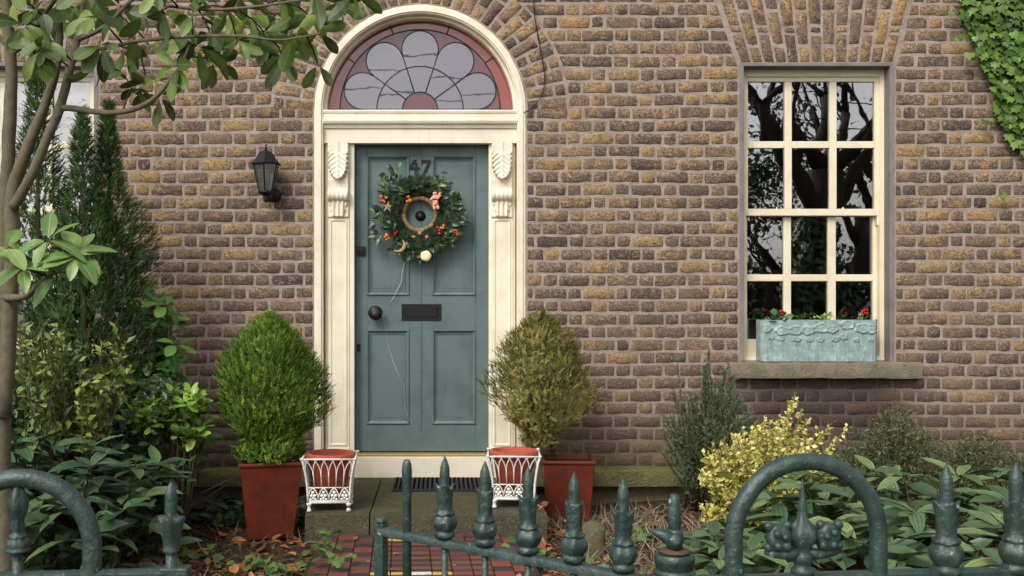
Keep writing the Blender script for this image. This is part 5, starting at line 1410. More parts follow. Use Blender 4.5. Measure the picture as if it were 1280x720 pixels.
# camellia by the wall, skimmia
t = thing('camellia_shrub', 'upright glossy dark green shrub against the wall right of the dark conifers', 'shrub', (X(190,-.5), -.5, -.05)); r = random.Random(3)
ml = [leaf_mesh('leaf', M['camellia'], OB, .25, c_) for c_ in (.1,.3,.5)]
segs = []
for (px, py, n_) in ((182,382,5),(196,384,5),(190,398,6),(203,408,6),(182,415,5),(196,425,6),(205,432,5),(188,440,6),(203,452,6),(192,462,6),(180,470,6),(207,470,5),(198,482,6),(184,492,6),(176,505,6),(190,510,6),(176,450,5),(172,480,5),(236,560,5),(225,570,5),(245,548,5),(214,560,5),(170,560,6),(185,580,6),(200,590,5),(176,600,5),(216,590,4)):
    c_ = W(px+12+r.uniform(-3,3), py+r.uniform(-3,3), -.75+r.uniform(-.15,.12)); segs.append(([Vector((X(190,-.5)+r.uniform(-.08,.08), -.5, -.05)), Vector((X(192,-.5)+(c_.x-X(192,-.5))*.5, -.5, c_.z*.55)), c_], [.009,.007,.003]))
    rosette(t, ml, c_, (r.uniform(-.4,.6),-.5,.8), n_+1, .118, r, (30,100), .1, 1.45)
tube_obj('stem', M['twig'], t, segs, 5)
t = thing('skimmia_shrub', 'bright yellow green rosette leaved shrub left of the tall red planter', 'shrub', (X(215,-1.2), -1.2, -.05))
ml = [leaf_mesh('leaf', M['skimmia'], OB, .2, c_) for c_ in (.1,.25,.4)]; segs = []
for (px, py, n_) in ((238,494,9),(250,505,8),(232,508,8),(243,518,8),(255,520,8),(222,505,7),(228,522,8),(212,515,8),(200,520,8),(190,515,8),(178,512,7),(205,534,7),(188,532,7),(220,536,7),(240,532,7),(215,495,6),(252,535,6),(176,530,6),(232,548,6),(200,548,6),(246,548,5),(244,500,8),(226,498,8),(238,512,9),(250,515,7),(205,525,7),(183,522,7),(214,528,7),(232,526,7),(195,505,6),(170,520,6),(222,545,6)):
    c_ = W(px, py, -1.2+r.uniform(-.12,.12)); segs.append(([Vector((X(205,-1.2)+r.uniform(-.05,.05), -1.2, -.05)), Vector((X(218,-1.2)+(c_.x-X(218,-1.2))*.5, -1.2, .12)), c_], [.008,.006,.003]))
    rosette(t, ml, c_, (r.uniform(-.3,.3),-.5,1), n_+2, .074, r, (25,90), 0.0, 1.35)
tube_obj('stem', M['twig'], t, segs, 5)

# ------------------------------------------------------------------ the near tree at the left
TY = -2.9
tb = W(8, 720, TY); tree = thing('rhododendron_tree', 'small tree with forked grey trunk and drooping leathery leaves at the left edge', 'tree', (tb.x, TY, -.05)); r = random.Random(21)
ts = (TY-CAM_Y)/F
def TP(px, py, dy=0.0): return W(px, py, TY+dy)
main = [Vector((tb.x-.01,TY,-.08)), TP(4,700), TP(3,600), TP(2,480), TP(3,400), TP(6,300), TP(9,230), TP(12,150), TP(14,90), TP(11,30), TP(2,-40), TP(-10,-120)]
def brr(par, pts, rads, nm='branch', n=10):
    pts = [Vector(p_) for p_ in pts]; fine = []; fr_ = []
    for i in range(len(pts)-1):
        p0_, p1_, p2_, p3_ = pts[max(0,i-1)], pts[i], pts[i+1], pts[min(len(pts)-1,i+2)]
        for q in range(5):
            s_ = q/5; a_ = 2*p1_; b_ = (p2_-p0_)*s_; c_ = (2*p0_-5*p1_+4*p2_-p3_)*s_*s_; d_ = (-p0_+3*p1_-3*p2_+p3_)*s_**3
            v_ = (a_+b_+c_+d_)*.5; rr_ = rads[i]*(1-s_)+rads[i+1]*s_
            fine.append(v_+Vector((mnoise.noise(v_*9)*.25*rr_,0,mnoise.noise(v_*9+Vector((5,5,5)))*.25*rr_))); fr_.append(rr_*(1+.10*mnoise.noise(v_*14)))
    fine.append(pts[-1]); fr_.append(rads[-1])
    m = MB(); m.tube(fine, fr_, n); o = m.build(nm, M['bark'], par, smooth=True); o.location = -par.location; return fine
brr(tree, main, [.050,.043,.038,.033,.031,.029,.027,.025,.024,.022,.018,.014], 'trunk', 14)
B = []
B += brr(tree, [TP(6,520,-.02), TP(14,330,-.03), TP(16,245,-.03), TP(26,205,-.05), TP(45,160,-.06), TP(62,115,-.06), TP(72,75,-.05), TP(75,30,-.03), TP(72,-20,0)], [.030,.030,.028,.024,.020,.018,.016,.013,.010])
B += brr(tree, [TP(16,260,-.06), TP(40,220,-.09), TP(58,175,-.10), TP(74,138,-.10), TP(84,100,-.08), TP(94,60,-.06), TP(103,20,-.04), TP(108,-30,-.02)], [.020,.020,.019,.019,.017,.015,.012,.009])
B += brr(tree, [TP(76,135,-.10), TP(100,137,-.12), TP(135,141,-.15), TP(165,137,-.17), TP(190,125,-.18), TP(210,103,-.18), TP(226,82,-.18), TP(238,55,-.2)], [.013,.012,.011,.010,.010,.009,.007,.005])
B += brr(tree, [TP(96,50,-.06), TP(120,40,-.05), TP(140,25,-.05), TP(160,5,-.05), TP(180,-15,-.05)], [.010,.009,.008,.007,.006])
B += brr(tree, [TP(95,62,-.06), TP(130,60,-.10), TP(170,52,-.15), TP(205,48,-.2), TP(250,45,-.25), TP(300,45,-.3), TP(350,50,-.3), TP(400,42,-.3)], [.009,.008,.007,.006,.006,.005,.004,.003])
B += brr(tree, [TP(12,70,0), TP(35,50,-.03), TP(55,20,-.05), TP(75,-10,-.1)], [.012,.010,.009,.008])
B += brr(tree, [TP(10,60,0), TP(-5,40,0), TP(-30,10,.05)], [.010,.009,.007])
B += brr(tree, [TP(150,-10,-.1), TP(200,5,-.15), TP(260,12,-.2), TP(320,8,-.25), TP(380,0,-.3), TP(430,-5,-.3)], [.008,.007,.006,.005,.004,.003])
B += brr(tree, [TP(75,-10,-.1), TP(110,-22,-.1), TP(150,-10,-.1)], [.009,.008,.008])
low = brr(tree, [TP(3,372,0), TP(20,372,-.15), TP(36,368,-.3), TP(60,345,-.4), TP(90,318,-.45)], [.016,.014,.012,.008,.006])
ml = [leaf_mesh('leaf', M['tree_leaf'], OB, .22, c_, .006, twist=tw) for c_, tw in ((.08,0),(.25,.2),(.4,-.25),(.15,.35))]
ros = [(28,40,6),(50,72,6),(40,20,5),(72,30,5),(92,20,6),(62,60,4),(118,30,6),(128,66,6),(150,18,6),(155,70,6),(178,30,6),(186,66,7),(205,22,6),(214,55,7),(222,92,6),(240,30,7),(246,68,7),(262,50,6),(268,88,7),(285,20,6),(296,58,8),(310,30,6),(330,50,8),(345,30,6),(352,78,8),(368,55,6),(385,28,6),(397,90,3),(400,50,4),(420,12,5),(441,2,5),(165,120,6),(182,104,5),(200,130,4),(300,5,5),(350,2,5),(250,5,5),(200,0,5),(110,0,5),(375,0,4),(120,90,4),(60,5,4),(20,5,4)]
tot = 0; tw_ = []
for (px, py, n_) in ros:
    dy = r.uniform(-.30,.1); c_ = TP(px, py-10, dy)
    near = min(B, key=lambda q: (q-c_).length); tw_.append(([near, near.lerp(c_,.6)+Vector((0,0,.01)), c_], [.004,.0035,.003]))
    ax = (c_-near).normalized()+Vector((.2,-.25,-.12)); rosette(tree, ml, c_, ax, n_, .110, r, (40,100), .38, 1.15); tot += n_
ml2 = [leaf_mesh('leaf', M['light_leaf'], OV, .18, c_, .005) for c_ in (.1,.25,.4)]
for (px, py, n_, s_) in ((98,318,9,.135),(60,300,5,.13),(30,335,6,.125),(70,345,4,.12),(10,308,3,.13),(95,320,4,.12)):
    c_ = TP(px, py, -.45+r.uniform(-.05,.05)); near = min(low, key=lambda q: (q-c_).length); tw_.append(([near, c_], [.005,.004]))
    rosette(tree, ml2, c_, (r.uniform(-.3,.3),-.7,.6), n_, s_, r, (45,100), .15); tot += n_
for s_ in tw_: tube_obj('twig', M['twig'], tree, [s_], 5)
print('tree leaves', tot)

# ------------------------------------------------------------------ conifers at the left
M['yew'] = mat_leaf('dark_conifer', [(0, lin(22,42,20)), (0.4, lin(46,76,32)), (0.75, lin(78,108,46)), (1, lin(116,140,66))], 0.65, False, 0.2, spec=.25)
def conifer(label, px, ytop, ybot, halfw, y, n, seed):
    c = W(px, ybot, y); top = W(px, ytop, y); hw = halfw*(y-CAM_Y)/F; H = top.z - (-.05)
    t = thing('conifer_tree', label, 'tree', (c.x, y, -.05), 0, 'dark conifers at the left')
    r = np.random.RandomState(seed); P=[];D=[];U=[];sz=[];ti=[]
    tube_obj('trunk', M['twig'], t, [([Vector((c.x,y,-.05)), Vector((c.x+.01,y,H*.5)), Vector((c.x,y,H-.08))], [.03,.02,.004])], 7)
    for i in range(n):
        v = r.uniform(0,1)**.9; a = r.uniform(0,6.283)
        pr = float(np.interp(v, [0,.08,.3,.6,.72,.82,.92,1.0], [.9,1.12,1.15,1.0,.68,.30,.16,.03])) ; lump = .82+.5*mnoise.noise(Vector((math.cos(a)*1.7+seed, math.sin(a)*1.7, v*9)))+.35*mnoise.noise(Vector((math.cos(a)*4, math.sin(a)*4, v*24)))
        rad = max(.012, hw*1.22*pr*lump*(1-abs(r.normal(0,.16)))); z = -.05+.1+v*(H-.06)
        c_ = np.array([c.x+rad*math.cos(a), y+rad*math.sin(a), z]); out = np.array([math.cos(a)*.75, math.sin(a)*.75, .75])+r.normal(0,.33,3); out /= np.linalg.norm(out)
        side = np.cross(out, [math.cos(a), math.sin(a), .01]); side /= np.linalg.norm(side); L = .062*r.uniform(.6,1.2)*(.6+.4*min(1,pr)); tt = r.uniform()*.6+.3*(.5+mnoise.noise(Vector(c_*6)))
        for q in range(8):
            s_ = q/7
            for sd in (-1,1):
                P.append(c_+out*L*s_); D.append(out*.8+side*sd*(.8-.4*s_)+r.normal(0,.15,3)); U.append([math.cos(a),math.sin(a),.4]); sz.append(L*(.34-.14*s_)); ti.append(np.clip(tt*.8+.28*s_,0,1))
    cloud('foliage', M['yew'], *DIA, P, D, U, sz, ti, t, 'stuff', wm=np.full(len(P),.75))
conifer('tallest dark conifer, behind the forked trunk at the left edge', 46, 62, 560, 52, -.75, 4600, 2)
conifer('dark conifer with a slim tip in front of the left window', 103, 146, 560, 56, -.85, 4600, 5)
conifer('dark conifer nearest the lantern, its tip beside the left window edge', 136, 138, 560, 50, -.7, 4800, 9)

# dark glossy undergrowth between the shrubs of the left bed
M['dkleaf'] = mat_leaf('dark_laurel_leaf', [(0, lin(26,44,24)), (0.5, lin(44,72,34)), (1, lin(84,112,52))], 0.4, False, 0.15)
t = thing('laurel_hedge', 'dark glossy undergrowth between the conifers and the ribbed leaf shrub at the left', 'shrub', (X(140,-1.1), -1.1, -.05))
rn = np.random.RandomState(12); P=[];D=[];U=[];sz=[];ti=[]
for _ in range(3000):
    px = rn.uniform(-60,236); top = 470+40*math.sin(px*.05)+(px>190)*(px-190)*1.6; yy = -1.0+rn.normal(0,.22); py = top+abs(rn.normal(0,75))
    q = W(px, min(py, 640), yy)
    if q.z < -.03: continue
    P.append(q); D.append((rn.normal(), rn.normal()-.5, rn.normal()*.6+.2)); U.append((rn.normal()*.4, -.5, 1)); sz.append(rn.uniform(.04,.075)); ti.append(rn.uniform())
cloud('foliage', M['dkleaf'], *LIT0, P, D, U, sz, ti, t, 'stuff', wm=np.full(len(P),.85))
tube_obj('stem', M['darkstem'], t, [([Vector((X(140,-1.1)+rn.normal(0,.4), -1.1+rn.normal(0,.12), -.06)), Vector((X(140,-1.1)+rn.normal(0,.5), -1.1, .45))], [.006,.003]) for _ in range(30)], 5)

# ------------------------------------------------------------------ fine-leaved shrubs
def twiggy(label, name, mat, cx, cy, zb, spots, n_leaf, lsz, seed, tmpl=DIA, wm=1.0, stemmat='twig', cat='shrub', stem_r=.0035, up=.6, spreadk=1.0, tintf=None, along=0.35):
    """shoots rising from the root to listed tips, leaves along each shoot"""
    t = thing(name, label, cat, (cx, cy, zb)); r = np.random.RandomState(seed); P=[];D=[];U=[];sz=[];ti=[]; segs=[]
    for (tip, k_) in spots:
        b = Vector((cx+r.normal(0,.05), cy+r.normal(0,.04), zb)); tip = Vector(tip); mid = b.lerp(tip,.5)+Vector((r.normal(0,.02),r.normal(0,.02),.05*up))
        segs.append(([b, mid, tip], [stem_r*1.6, stem_r*1.2, stem_r*.6])); tt0 = r.uniform()
        for _ in range(k_):
            s_ = along+(1-along)*r.uniform()**.8; q = b.lerp(mid, s_*2) if s_ < .5 else mid.lerp(tip, s_*2-1); ax = (tip-mid).normalized()
            off = rvec_np(r); d = np.array(off)*.9+np.array(ax)*up
            P.append(np.array(q)+np.array(off)*.004); D.append(d); U.append(rvec_np(r)+np.array([0,-.3,.8])); sz.append(lsz*r.uniform(.6,1.25)); ti.append(np.clip((tintf(q, r) if tintf else tt0*.5+r.uniform()*.5),0,1))
    tube_obj('stem', M[stemmat], t, segs, 4, 'stuff' if len(segs) > 60 else None)
    cloud('foliage', mat, *tmpl, P, D, U, sz, ti, t, 'stuff', wm=np.full(len(P), wm)); return t
def rvec_np(r): v = r.normal(0,1,3); return v/np.linalg.norm(v)
r = random.Random(5)
M['rosem'] = mat_leaf('rosemary_needles', [(0, lin(54,78,50)), (0.5, lin(90,114,76)), (1, lin(136,154,114))], 0.6, False, 0.2)
sp_ = []
for i in range(150):
    px = r.gauss(884, 34); py = 466+abs(px-890)*.8+abs(r.gauss(0,38)); 
    if r.random() < .18: px, py = r.choice(((846,445),(886,438),(880,458),(862,490),(918,470),(842,490),(908,460),(838,520),(926,500)))
    sp_.append((W(max(828,min(938,px)), py, -.35+r.uniform(-.15,.15)), 100))
twiggy('tall wispy grey green rosemary bush against the wall left of the window sill', 'rosemary_bush', M['rosem'], X(884,-.35), -.35, -.05, sp_, 0, .030, 4, NEE, 1.6, up=.9, along=.15)
M['gold'] = mat_leaf('golden_variegated_leaf', [(0, lin(84,98,38)), (0.25, lin(142,142,62)), (0.4, lin(204,192,104)), (0.6, lin(228,216,130)), (0.85, lin(238,228,164)), (1, lin(244,238,196))], 0.4, False, 0.25)
sp_ = []
for i in range(200):
    px = r.uniform(874,1052); top = 588-54*math.sin(math.pi*min(1,max(0,(px-866)/190)))-16*r.random()
    if px > 1010: top += 20
    py = top+(648-top)*r.random()**1.3; sp_.append((W(px, py, -1.15+r.uniform(-.28,.25)), 56))
for px, py in ((994,490),(996,500),(985,512),(1001,514),(975,520),(1010,524),(950,532),(962,528),(1022,536),(940,540),(1040,528),(1060,532),(1030,540),(925,545),(905,556),(880,566),(876,590)): sp_.append((W(px,py,-1.15+r.uniform(-.1,.1)), 60))
twiggy('golden yellow variegated bush behind the right hoop of the railings', 'golden_bush', M['gold'], X(958,-1.15), -1.15, -.05, sp_, 0, .030, 6, DIA, 1.3, 'greenstem', up=.5, along=.35)
M['heath'] = mat_leaf('grey_heath', [(0, lin(56,66,40)), (0.5, lin(88,98,60)), (0.9, lin(120,126,84)), (1, lin(150,116,80))], 0.7, False, 0.15)
sp_ = []
for i in range(420):
    px = r.uniform(1030,1330); top = 538+22*math.sin(px*.021)+26*math.sin(px*.053+2)*.6
    sp_.append((W(px, top+abs(r.gauss(0,26)), -.5+r.uniform(-.25,.25)), 60))
t_ = thing('heath_bush', 'fine textured dull olive bush along the wall below the window at the right', 'shrub', (X(1180,-.5), -.5, -.05))
rs = np.random.RandomState(8); P=[];D=[];U=[];sz=[];ti=[];segs=[]
for tip, k_ in sp_:
    b = Vector((tip.x+r.gauss(0,.06), tip.y, -.05)); segs.append(([b, b.lerp(tip,.5), tip],[.002,.0015,.001]))
    for _ in range(k_):
        s_ = rs.uniform(.1,1); q = b.lerp(tip, s_); P.append(np.array(q)+rs.normal(0,.012,3)); D.append(rvec_np(rs)+np.array([0,0,.7])); U.append(rvec_np(rs)); sz.append(.032*rs.uniform(.6,1.2)); ti.append(rs.uniform())
tube_obj('stem', M['darkstem'], t_, segs, 3, 'stuff'); cloud('foliage', M['heath'], *NEE, P, D, U, sz, ti, t_, 'stuff', wm=np.full(len(P),2.2))
M['nandina'] = mat_leaf('thin_yellow_green_leaf', [(0, lin(54,74,30)), (0.4, lin(88,108,44)), (0.8, lin(138,150,66)), (1, lin(176,176,96))], 0.45, False, 0.2)
sp_ = []
for i in range(75):
    px = r.uniform(22,165); py = 385+abs(r.gauss(0,55))+.2*abs(px-90); sp_.append((W(px, min(520,py), -1.55+r.uniform(-.2,.2)), 22))
twiggy('twiggy shrub with thin yellow green leaves in front of the dark conifers', 'twiggy_shrub', M['nandina'], X(92,-1.55), -1.55, -.05, sp_, 0, .058, 12, DIA, .8, up=.4, along=.3, stem_r=.0024)

# ------------------------------------------------------------------ ivy on the wall, top right
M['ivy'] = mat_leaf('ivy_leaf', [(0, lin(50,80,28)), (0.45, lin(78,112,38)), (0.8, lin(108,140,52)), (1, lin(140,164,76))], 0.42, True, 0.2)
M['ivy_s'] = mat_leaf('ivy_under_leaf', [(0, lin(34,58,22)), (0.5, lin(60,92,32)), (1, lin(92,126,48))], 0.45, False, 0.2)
IV = [(0,0),(.30,-.06),(.52,.16),(.34,.36),(.40,.62),(.16,.62),(0,1.0),(-.16,.62),(-.40,.62),(-.34,.36),(-.52,.16),(-.30,-.06)]
iv_me = bpy.data.meshes.new('leaf'); iv_me.from_pydata([(0,.34,.04)]+[(a*1.0, b, -.10*(a*a+max(0,b-.5)**2*2)) for a,b in IV], [], [(0,i+1,(i+1)%12+1) for i in range(12)]); iv_me.materials.append(M['ivy']); iv_me.shade_smooth()
edge = [(1188,-60),(1196,0),(1204,22),(1214,48),(1226,62),(1222,80),(1238,95),(1240,115),(1246,130),(1243,146),(1256,160),(1264,178),(1278,190),(1300,205),(1420,215)]
def edge_y(px):
    for (a,b),(c_,d_) in zip(edge[:-1], edge[1:]):
        if a <= px <= c_: return b+(d_-b)*(px-a)/(c_-a+1e-6)
    return 215
t = thing('ivy', 'bright green ivy climbing the brick wall at the upper right corner', 'climbing plant', (X(1270), 0, Zz(60))); r = random.Random(14)
pts = []
tries = 0
while len(pts) < 285 and tries < 20000:
    tries += 1; px = r.uniform(1192,1288); py = r.uniform(-20,205)
    if py > edge_y(px)-4: continue
    if any((px-a)**2+(py-b)**2 < 22 for a,b in pts): continue
    pts.append((px,py))
pts += [(1190,14),(1204,44),(1198,47),(1212,66),(1218,72),(1253,247),(1257,241),(1250,243),(1232,150)]
for (px,py) in pts:
    big = r.uniform(.042,.075)
    if py > 235: big = .035
    d = Vector((r.uniform(-.8,.6), -.25, -1+r.uniform(-.3,.7))); put_leaf(t, iv_me, W(px,py,-.05-r.uniform(0,.035)), d, (r.uniform(-.45,.45),-1,r.uniform(.1,.7)), big, r.uniform(.9,1.15))
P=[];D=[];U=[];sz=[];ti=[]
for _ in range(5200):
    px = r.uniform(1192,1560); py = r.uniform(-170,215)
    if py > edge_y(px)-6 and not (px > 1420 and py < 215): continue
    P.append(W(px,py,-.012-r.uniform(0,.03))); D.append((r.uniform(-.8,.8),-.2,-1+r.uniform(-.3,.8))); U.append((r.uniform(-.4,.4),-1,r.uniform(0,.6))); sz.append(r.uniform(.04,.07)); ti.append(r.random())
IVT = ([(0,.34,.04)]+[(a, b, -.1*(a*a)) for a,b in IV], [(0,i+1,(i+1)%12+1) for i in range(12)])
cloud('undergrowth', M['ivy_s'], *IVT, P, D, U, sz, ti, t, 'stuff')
tube_obj('stem', M['twig'], t, [([W(1300-i*8,-60,-.006), W(1290-i*6,40,-.008), W(1282-i*3+r.uniform(-9,9),120+r.uniform(0,60),-.006)], .004) for i in range(9)], 5)

# ------------------------------------------------------------------ litter, ground ivy, dry grass
M['litter'] = mat_leaf('fallen_leaf', [(0, lin(70,46,32)), (0.3, lin(112,72,44)), (0.55, lin(150,98,56)), (0.8, lin(186,124,72)), (1, lin(206,170,120))], 0.8, False, 0.15)
M['seedling'] = mat_leaf('seedling_leaf', [(0, lin(58,88,40)), (0.5, lin(88,120,54)), (1, lin(124,150,72))], 0.5, False, 0.2)
M['ivyground'] = mat_leaf('dark_ground_ivy', [(0, lin(30,50,40)), (0.6, lin(56,78,62)), (1, lin(92,112,92))], 0.4, False, 0.1)
M['drygrass'] = mat_leaf('dry_grass', [(0, lin(92,80,66)), (0.5, lin(136,120,100)), (1, lin(180,168,146))], 0.8, False, 0.15)
def path_side(x, y): return abs(x-path_x(y)) < .56 and y < -1.2
def step_in(x, y): return xa-.02 < x < xb+.02 and y > YS-.02
r = random.Random(33)
def scatter(n, x0, x1, y0, y1, fn, dens=None):
    out = []
    while len(out) < n:
        x, y = r.uniform(x0,x1), r.uniform(y0,y1)
        if path_side(x, y) or step_in(x, y): continue
        if dens and r.random() > dens(x, y): continue
        out.append(fn(x, y))
    return out
def litter_fn(szr, tr):
    def f(x, y):
        z = soil_h(x, y); return ((x, y, z+r.uniform(.004,.022)), (r.uniform(-1,1), r.uniform(-1,1), r.uniform(-.25,.35)), (r.uniform(-.5,.5), r.uniform(-.5,.5), 1), r.uniform(*szr), r.uniform(*tr))
    return f
LIT = ([(0,0,0),(.26,.2,.05),(.34,.5,.10),(.18,.8,.02),(0,1,-.10),(-.18,.8,.04),(-.34,.5,.08),(-.26,.2,.06),(0,.5,-.04)], [(8,0,1),(8,1,2),(8,2,3),(8,3,4),(8,4,5),(8,5,6),(8,6,7),(8,7,0)])
def cl(nm, mat, tm, items, wm=1.0, parent=None):
    P,D,U,s_,ti = zip(*items); o = cloud(nm, mat, *tm, P, D, U, s_, ti, parent, 'stuff', wm=np.full(len(P), wm)); return o
dl_ = lambda x, y: (.35+.65*max(0, .5+mnoise.noise(Vector((x*2.2,y*2.2,3)))*1.4)) * (1.0 if (-2.2 < x < -.9 and y < -1.4) or (0 < x < .8) else .55)
it = scatter(5200, -3.6, 3.0, -3.8, -.12, litter_fn((.018,.045), (0,.9)), dl_)
it += scatter(330, -2.6, 1.0, -3.2, -.4, litter_fn((.06,.10), (.25,.95)), dl_)
tag(cl('fallen_leaves', M['litter'], LIT, it), 'brown and orange fallen leaves strewn over the soil of the beds', 'fallen leaves')
it = []
for _ in range(70):
    x, y = r.choice(((X(690,-.7), -.7),(X(668,-1.4),-1.4),(X(400,-1.6),-1.6)));  x += r.gauss(0,.1); y += r.gauss(0,.16)
    it.append(((x, y, (ST if step_in(x,y) else soil_h(x,y))+r.uniform(.012,.03)), (r.uniform(-1,1), r.uniform(-1,1), r.uniform(-.2,.5)), (r.uniform(-.4,.4), r.uniform(-.4,.4), 1), r.uniform(.035,.07), r.uniform(.2,.9)))
for _ in range(26):
    x, y = p0.x+r.uniform(-.5,.5), r.uniform(-2.9,-1.3); it.append(((x,y,.006), (r.uniform(-1,1), r.uniform(-1,1), .1), (0,0,1), r.uniform(.02,.04), r.uniform(.3,1)))
tag(cl('blown_leaves', M['litter'], LIT, it), 'a few dry leaves blown on to the tiles and against the step', 'fallen leaves')
M['twiglitter'] = mat_leaf('twig_litter', [(0, lin(84,66,48)), (0.6, lin(132,110,84)), (1, lin(176,156,124))], 0.85, False, 0)
TW = ([(-.02,0,0),(.02,0,0),(.02,1,.02),(-.02,1,.02),(0,0,.035),(0,1,.05)], [(0,1,2,3),(1,4,5,2),(4,0,3,5)])
it = scatter(7000, -3.2, 2.0, -3.4, -.2, litter_fn((.02,.07), (0,1)))
tag(cl('twig_litter', M['twiglitter'], TW, it), 'small dry twigs and mulch scattered on the bed soil', 'mulch')
# dry grass tussocks right of the path
def grass_fn(szr, lean=.6):
    def f(x, y): return ((x, y, soil_h(x, y)-.005), (r.gauss(0,lean), r.gauss(0,lean), 1), rvec(r), r.uniform(*szr), r.random())
    return f
BLA = ([(-.02,0,0),(.02,0,0),(.016,.5,.05),(-.016,.5,.05),(0,1,.22)], [(0,1,2),(0,2,3),(3,2,4)])
gd_ = lambda x, y: max(.06, min(1, .5+1.6*mnoise.noise(Vector((x*3,y*3,8)))))
it = scatter(2600, X(705,-1.2), X(905,-1.2), -2.9, -.35, grass_fn((.06,.16), 1.2), gd_)
it += scatter(500, -2.3, X(385,-1.6), -3.0, -.8, grass_fn((.05,.12), 1.0), gd_)
tag(cl('dry_grass', M['drygrass'], BLA, it, 1.4), 'dry straw coloured grass and moss tangled on the soil right of the path', 'dry grass')
# ground ivy under the plinth at the left, seedlings
it = []
for _ in range(260):
    x = r.uniform(X(195,-.4), X(395,-.4)); y = r.uniform(-.75,-.16); it.append(((x, y, soil_h(x,y)+r.uniform(.02,.10)), (r.uniform(-1,1), -.6, r.uniform(-.3,.5)), (r.uniform(-.5,.5), -.5, 1), r.uniform(.05,.09), r.random()))
tag(cl('ground_ivy', M['ivyground'], IVT, it), 'dark ground ivy in the shade under the left plinth ledge', 'ground cover')
it = []
for (px, yy, n_, sp2) in ((388,-1.75,30,.08),(352,-2.0,12,.06),(405,-1.45,8,.04),(310,-1.75,12,.05),(255,-1.6,16,.08),(660,-1.6,24,.08),(690,-1.75,16,.08),(235,-2.2,30,.10),(290,-.75,14,.04),(810,-1.2,20,.1),(770,-1.9,18,.1),(180,-2.2,40,.15),(420,-1.95,10,.04)):
    for _ in range(n_):
        x, y = X(px,yy)+r.gauss(0,sp2), yy+r.gauss(0,sp2)
        z = max(soil_h(x,y), 0 if path_side(x,y) else -1); it.append(((x,y,z+r.uniform(.02,.07)), (r.uniform(-1,1), r.uniform(-1,.4), r.uniform(-.1,.5)), (r.uniform(-.4,.4), -.3, 1), r.uniform(.035,.07), r.random()))
        it.append(((x,y,z), (r.uniform(-.2,.2), r.uniform(-.2,.2), 1), (1,0,0), .05, .6)) if False else None
tag(cl('seedlings', M['seedling'], IVT, it), 'small green weeds growing along the edge of the tiled path', 'weeds')
# mossy upright stone by the path, right
sp0 = W(742, 690, -1.55)
m = MB(); nseg = 18; vs = []; lv = [0,.05,.10,.15,.19,.215,.225]
for j, z in enumerate(lv):
    for k_ in range(nseg):
        a = 2*math.pi*k_/nseg; rr_ = .062*(1-.06*j/6-(.25 if j == 5 else .75 if j == 6 else 0)); q = Vector((rr_*math.cos(a)*1.05, rr_*math.sin(a)*.9, z)); nn_ = 1+.22*mnoise.noise(q*22)
        vs.append((q.x*nn_, q.y*nn_, z+.01*mnoise.noise(q*30)))
fs = [(j*nseg+k_, j*nseg+(k_+1)%nseg, (j+1)*nseg+(k_+1)%nseg, (j+1)*nseg+k_) for j in range(len(lv)-1) for k_ in range(nseg)]+[tuple((len(lv)-1)*nseg+k_ for k_ in range(nseg))]
m.add(vs, fs); tag(m.build('edging_stone', M['rock'], None, (X(742,-1.55), -1.55, -.08), smooth=True), 'mossy upright stone standing right of the path behind the gate', 'stone')

for i, (za, zb2, yy) in enumerate(((5.35, 5.75, -13.0), (5.0, 5.2, -13.2), (6.0, 6.35, -12.8))):
    m = MB(); m.tube([Vector((-18+36*q/24, yy, za+(zb2-za)*q/24-.35*(1-(q/12-1)**2))) for q in range(25)], .013, 5)
    tag(m.build('overhead_wire', M['black'], smooth=True), ('middle', 'lowest', 'topmost')[i]+' overhead wire across the street, mirrored in the fanlight', 'wire', 'overhead wires across the street')
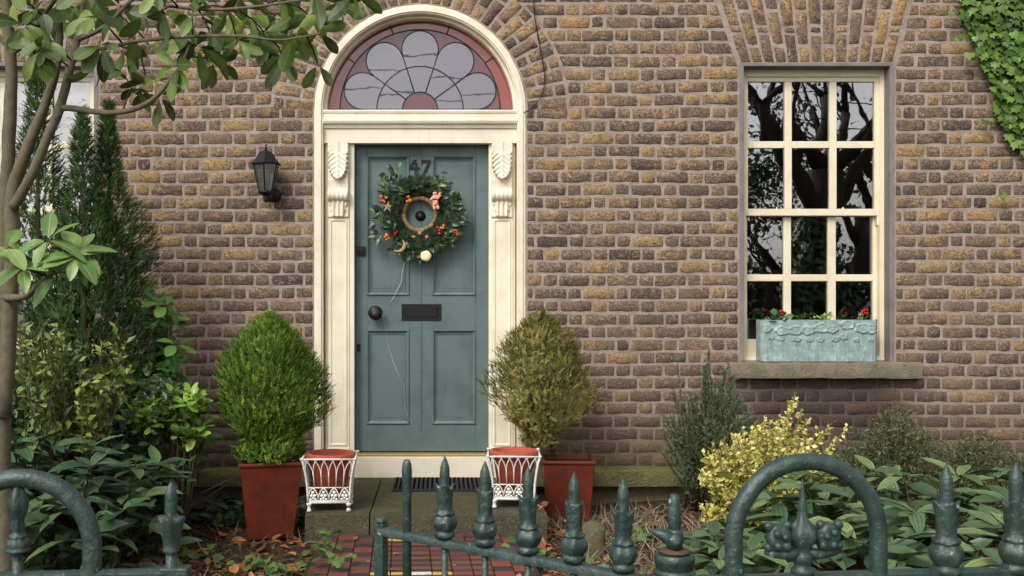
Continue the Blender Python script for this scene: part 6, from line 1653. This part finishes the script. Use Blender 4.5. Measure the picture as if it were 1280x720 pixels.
# ------------------------------------------------------------------ across the street, behind the camera: seen in the window panes
M['treebark'] = mat_simple('dark_bark', lin(58,50,44), 0.9, 0.2, nscale=6, bump=.6)
M['streetleaf'] = mat_leaf('street_tree_leaf', [(0, lin(30,46,22)), (1, lin(64,86,40))], 0.5, False, 0.15)
def street_tree(label, x, y, h, rt, seed, leaves, lean=0.0, leafr=1.0, ivyh=0):
    t = thing('street_tree', label, 'tree', (x, y, -.02), 0, 'trees across the street'); r = random.Random(seed); segs = []; tips = []
    def grow(p, d, L, rad, lv):
        q = p; pts = [p]; rs_ = [rad]
        for i in range(4):
            d = (d+rvec(r)*.22+Vector((0,0,.05))).normalized(); q = q+d*L/4; pts.append(q); rs_.append(rad*(1-.13*(i+1)))
        segs.append((pts, rs_)); 
        if lv >= 2: tips.extend(pts[2:])
        if lv < 5:
            for _ in range(3 if lv < 4 else 2):
                j = r.choice((2,3,4)); nd = (d+rvec(r)*.95+Vector((0,0,.12))).normalized(); grow(pts[j], nd, L*r.uniform(.55,.8), rs_[j]*.62, lv+1)
    tr = [Vector((x, y, -.1)), Vector((x+lean*.2, y, h*.12)), Vector((x+lean*.5, y, h*.24)), Vector((x+lean, y, h*.36))]
    brt = MB(); brt.tube(tr, [rt*1.2, rt, rt*.9, rt*.8], 12); o = brt.build('trunk', M['treebark'], t, smooth=True); o.location = -t.location
    for k_ in range(5): grow(tr[2].lerp(tr[3], k_/4), Vector((math.cos(k_*2.4), math.sin(k_*2.4)*.7, 1.1)).normalized(), h*.26, rt*.5, 1)
    tube_obj('branches', M['treebark'], t, segs, 5, 'stuff')
    P=[];D=[];U=[];sz=[];ti=[]; rs = np.random.RandomState(seed)
    for _ in range(leaves):
        q = tips[rs.randint(len(tips))]; P.append(np.array(q)+rs.normal(0,.30,3)); D.append(rvec_np(rs)); U.append(rvec_np(rs)); sz.append(rs.uniform(.10,.2)*leafr); ti.append(rs.uniform())
    for _ in range(int(ivyh*900)):
        a = rs.uniform(0,6.28); z = rs.uniform(0,ivyh); P.append([x+lean*z/(h*.36)+rt*1.25*math.cos(a)*rs.uniform(.9,1.3), y+rt*1.25*math.sin(a)*rs.uniform(.9,1.3), z]); D.append(rvec_np(rs)); U.append([math.cos(a),math.sin(a),.2]); sz.append(.14); ti.append(rs.uniform())
    if P: cloud('foliage', M['streetleaf'], *DIA, P, D, U, sz, ti, t, 'stuff', wm=np.full(len(P),1.3))
street_tree('bare ivy clad street tree mirrored in the middle panes of the right window', 7.35, -13.4, 11, .40, 4, 500, .15, 1.0, 3)
street_tree('leafy evergreen street tree mirrored in the left panes of the right window', 8.1, -18.5, 6.6, .14, 7, 4200, 0, .8)
street_tree('bare street tree mirrored in the right panes of the right window', 10.2, -17, 10, .24, 11, 1500)
for (hx, hy, hw_, hh_, sd) in ((9.5,-20,7.5,2.3,1),(2.5,-24,7,1.9,2)):
    rs = np.random.RandomState(sd); n_ = 9000; P = np.stack([hx+rs.uniform(-hw_,hw_,n_), hy+rs.uniform(-.7,.7,n_), rs.uniform(0,1,n_)**.8*hh_*(1+.25*np.sin(np.arange(n_)*.01))],1)
    o = cloud('street_hedge', M['streetleaf'], *DIA, P, rs.normal(0,1,(n_,3)), rs.normal(0,1,(n_,3)), rs.uniform(.15,.3,n_), rs.uniform(0,1,n_), None, 'stuff', wm=np.full(n_,1.4)); tag(o, 'long dark hedge across the street' if sd == 1 else 'lower dark hedge across the street opposite the door', 'hedge')
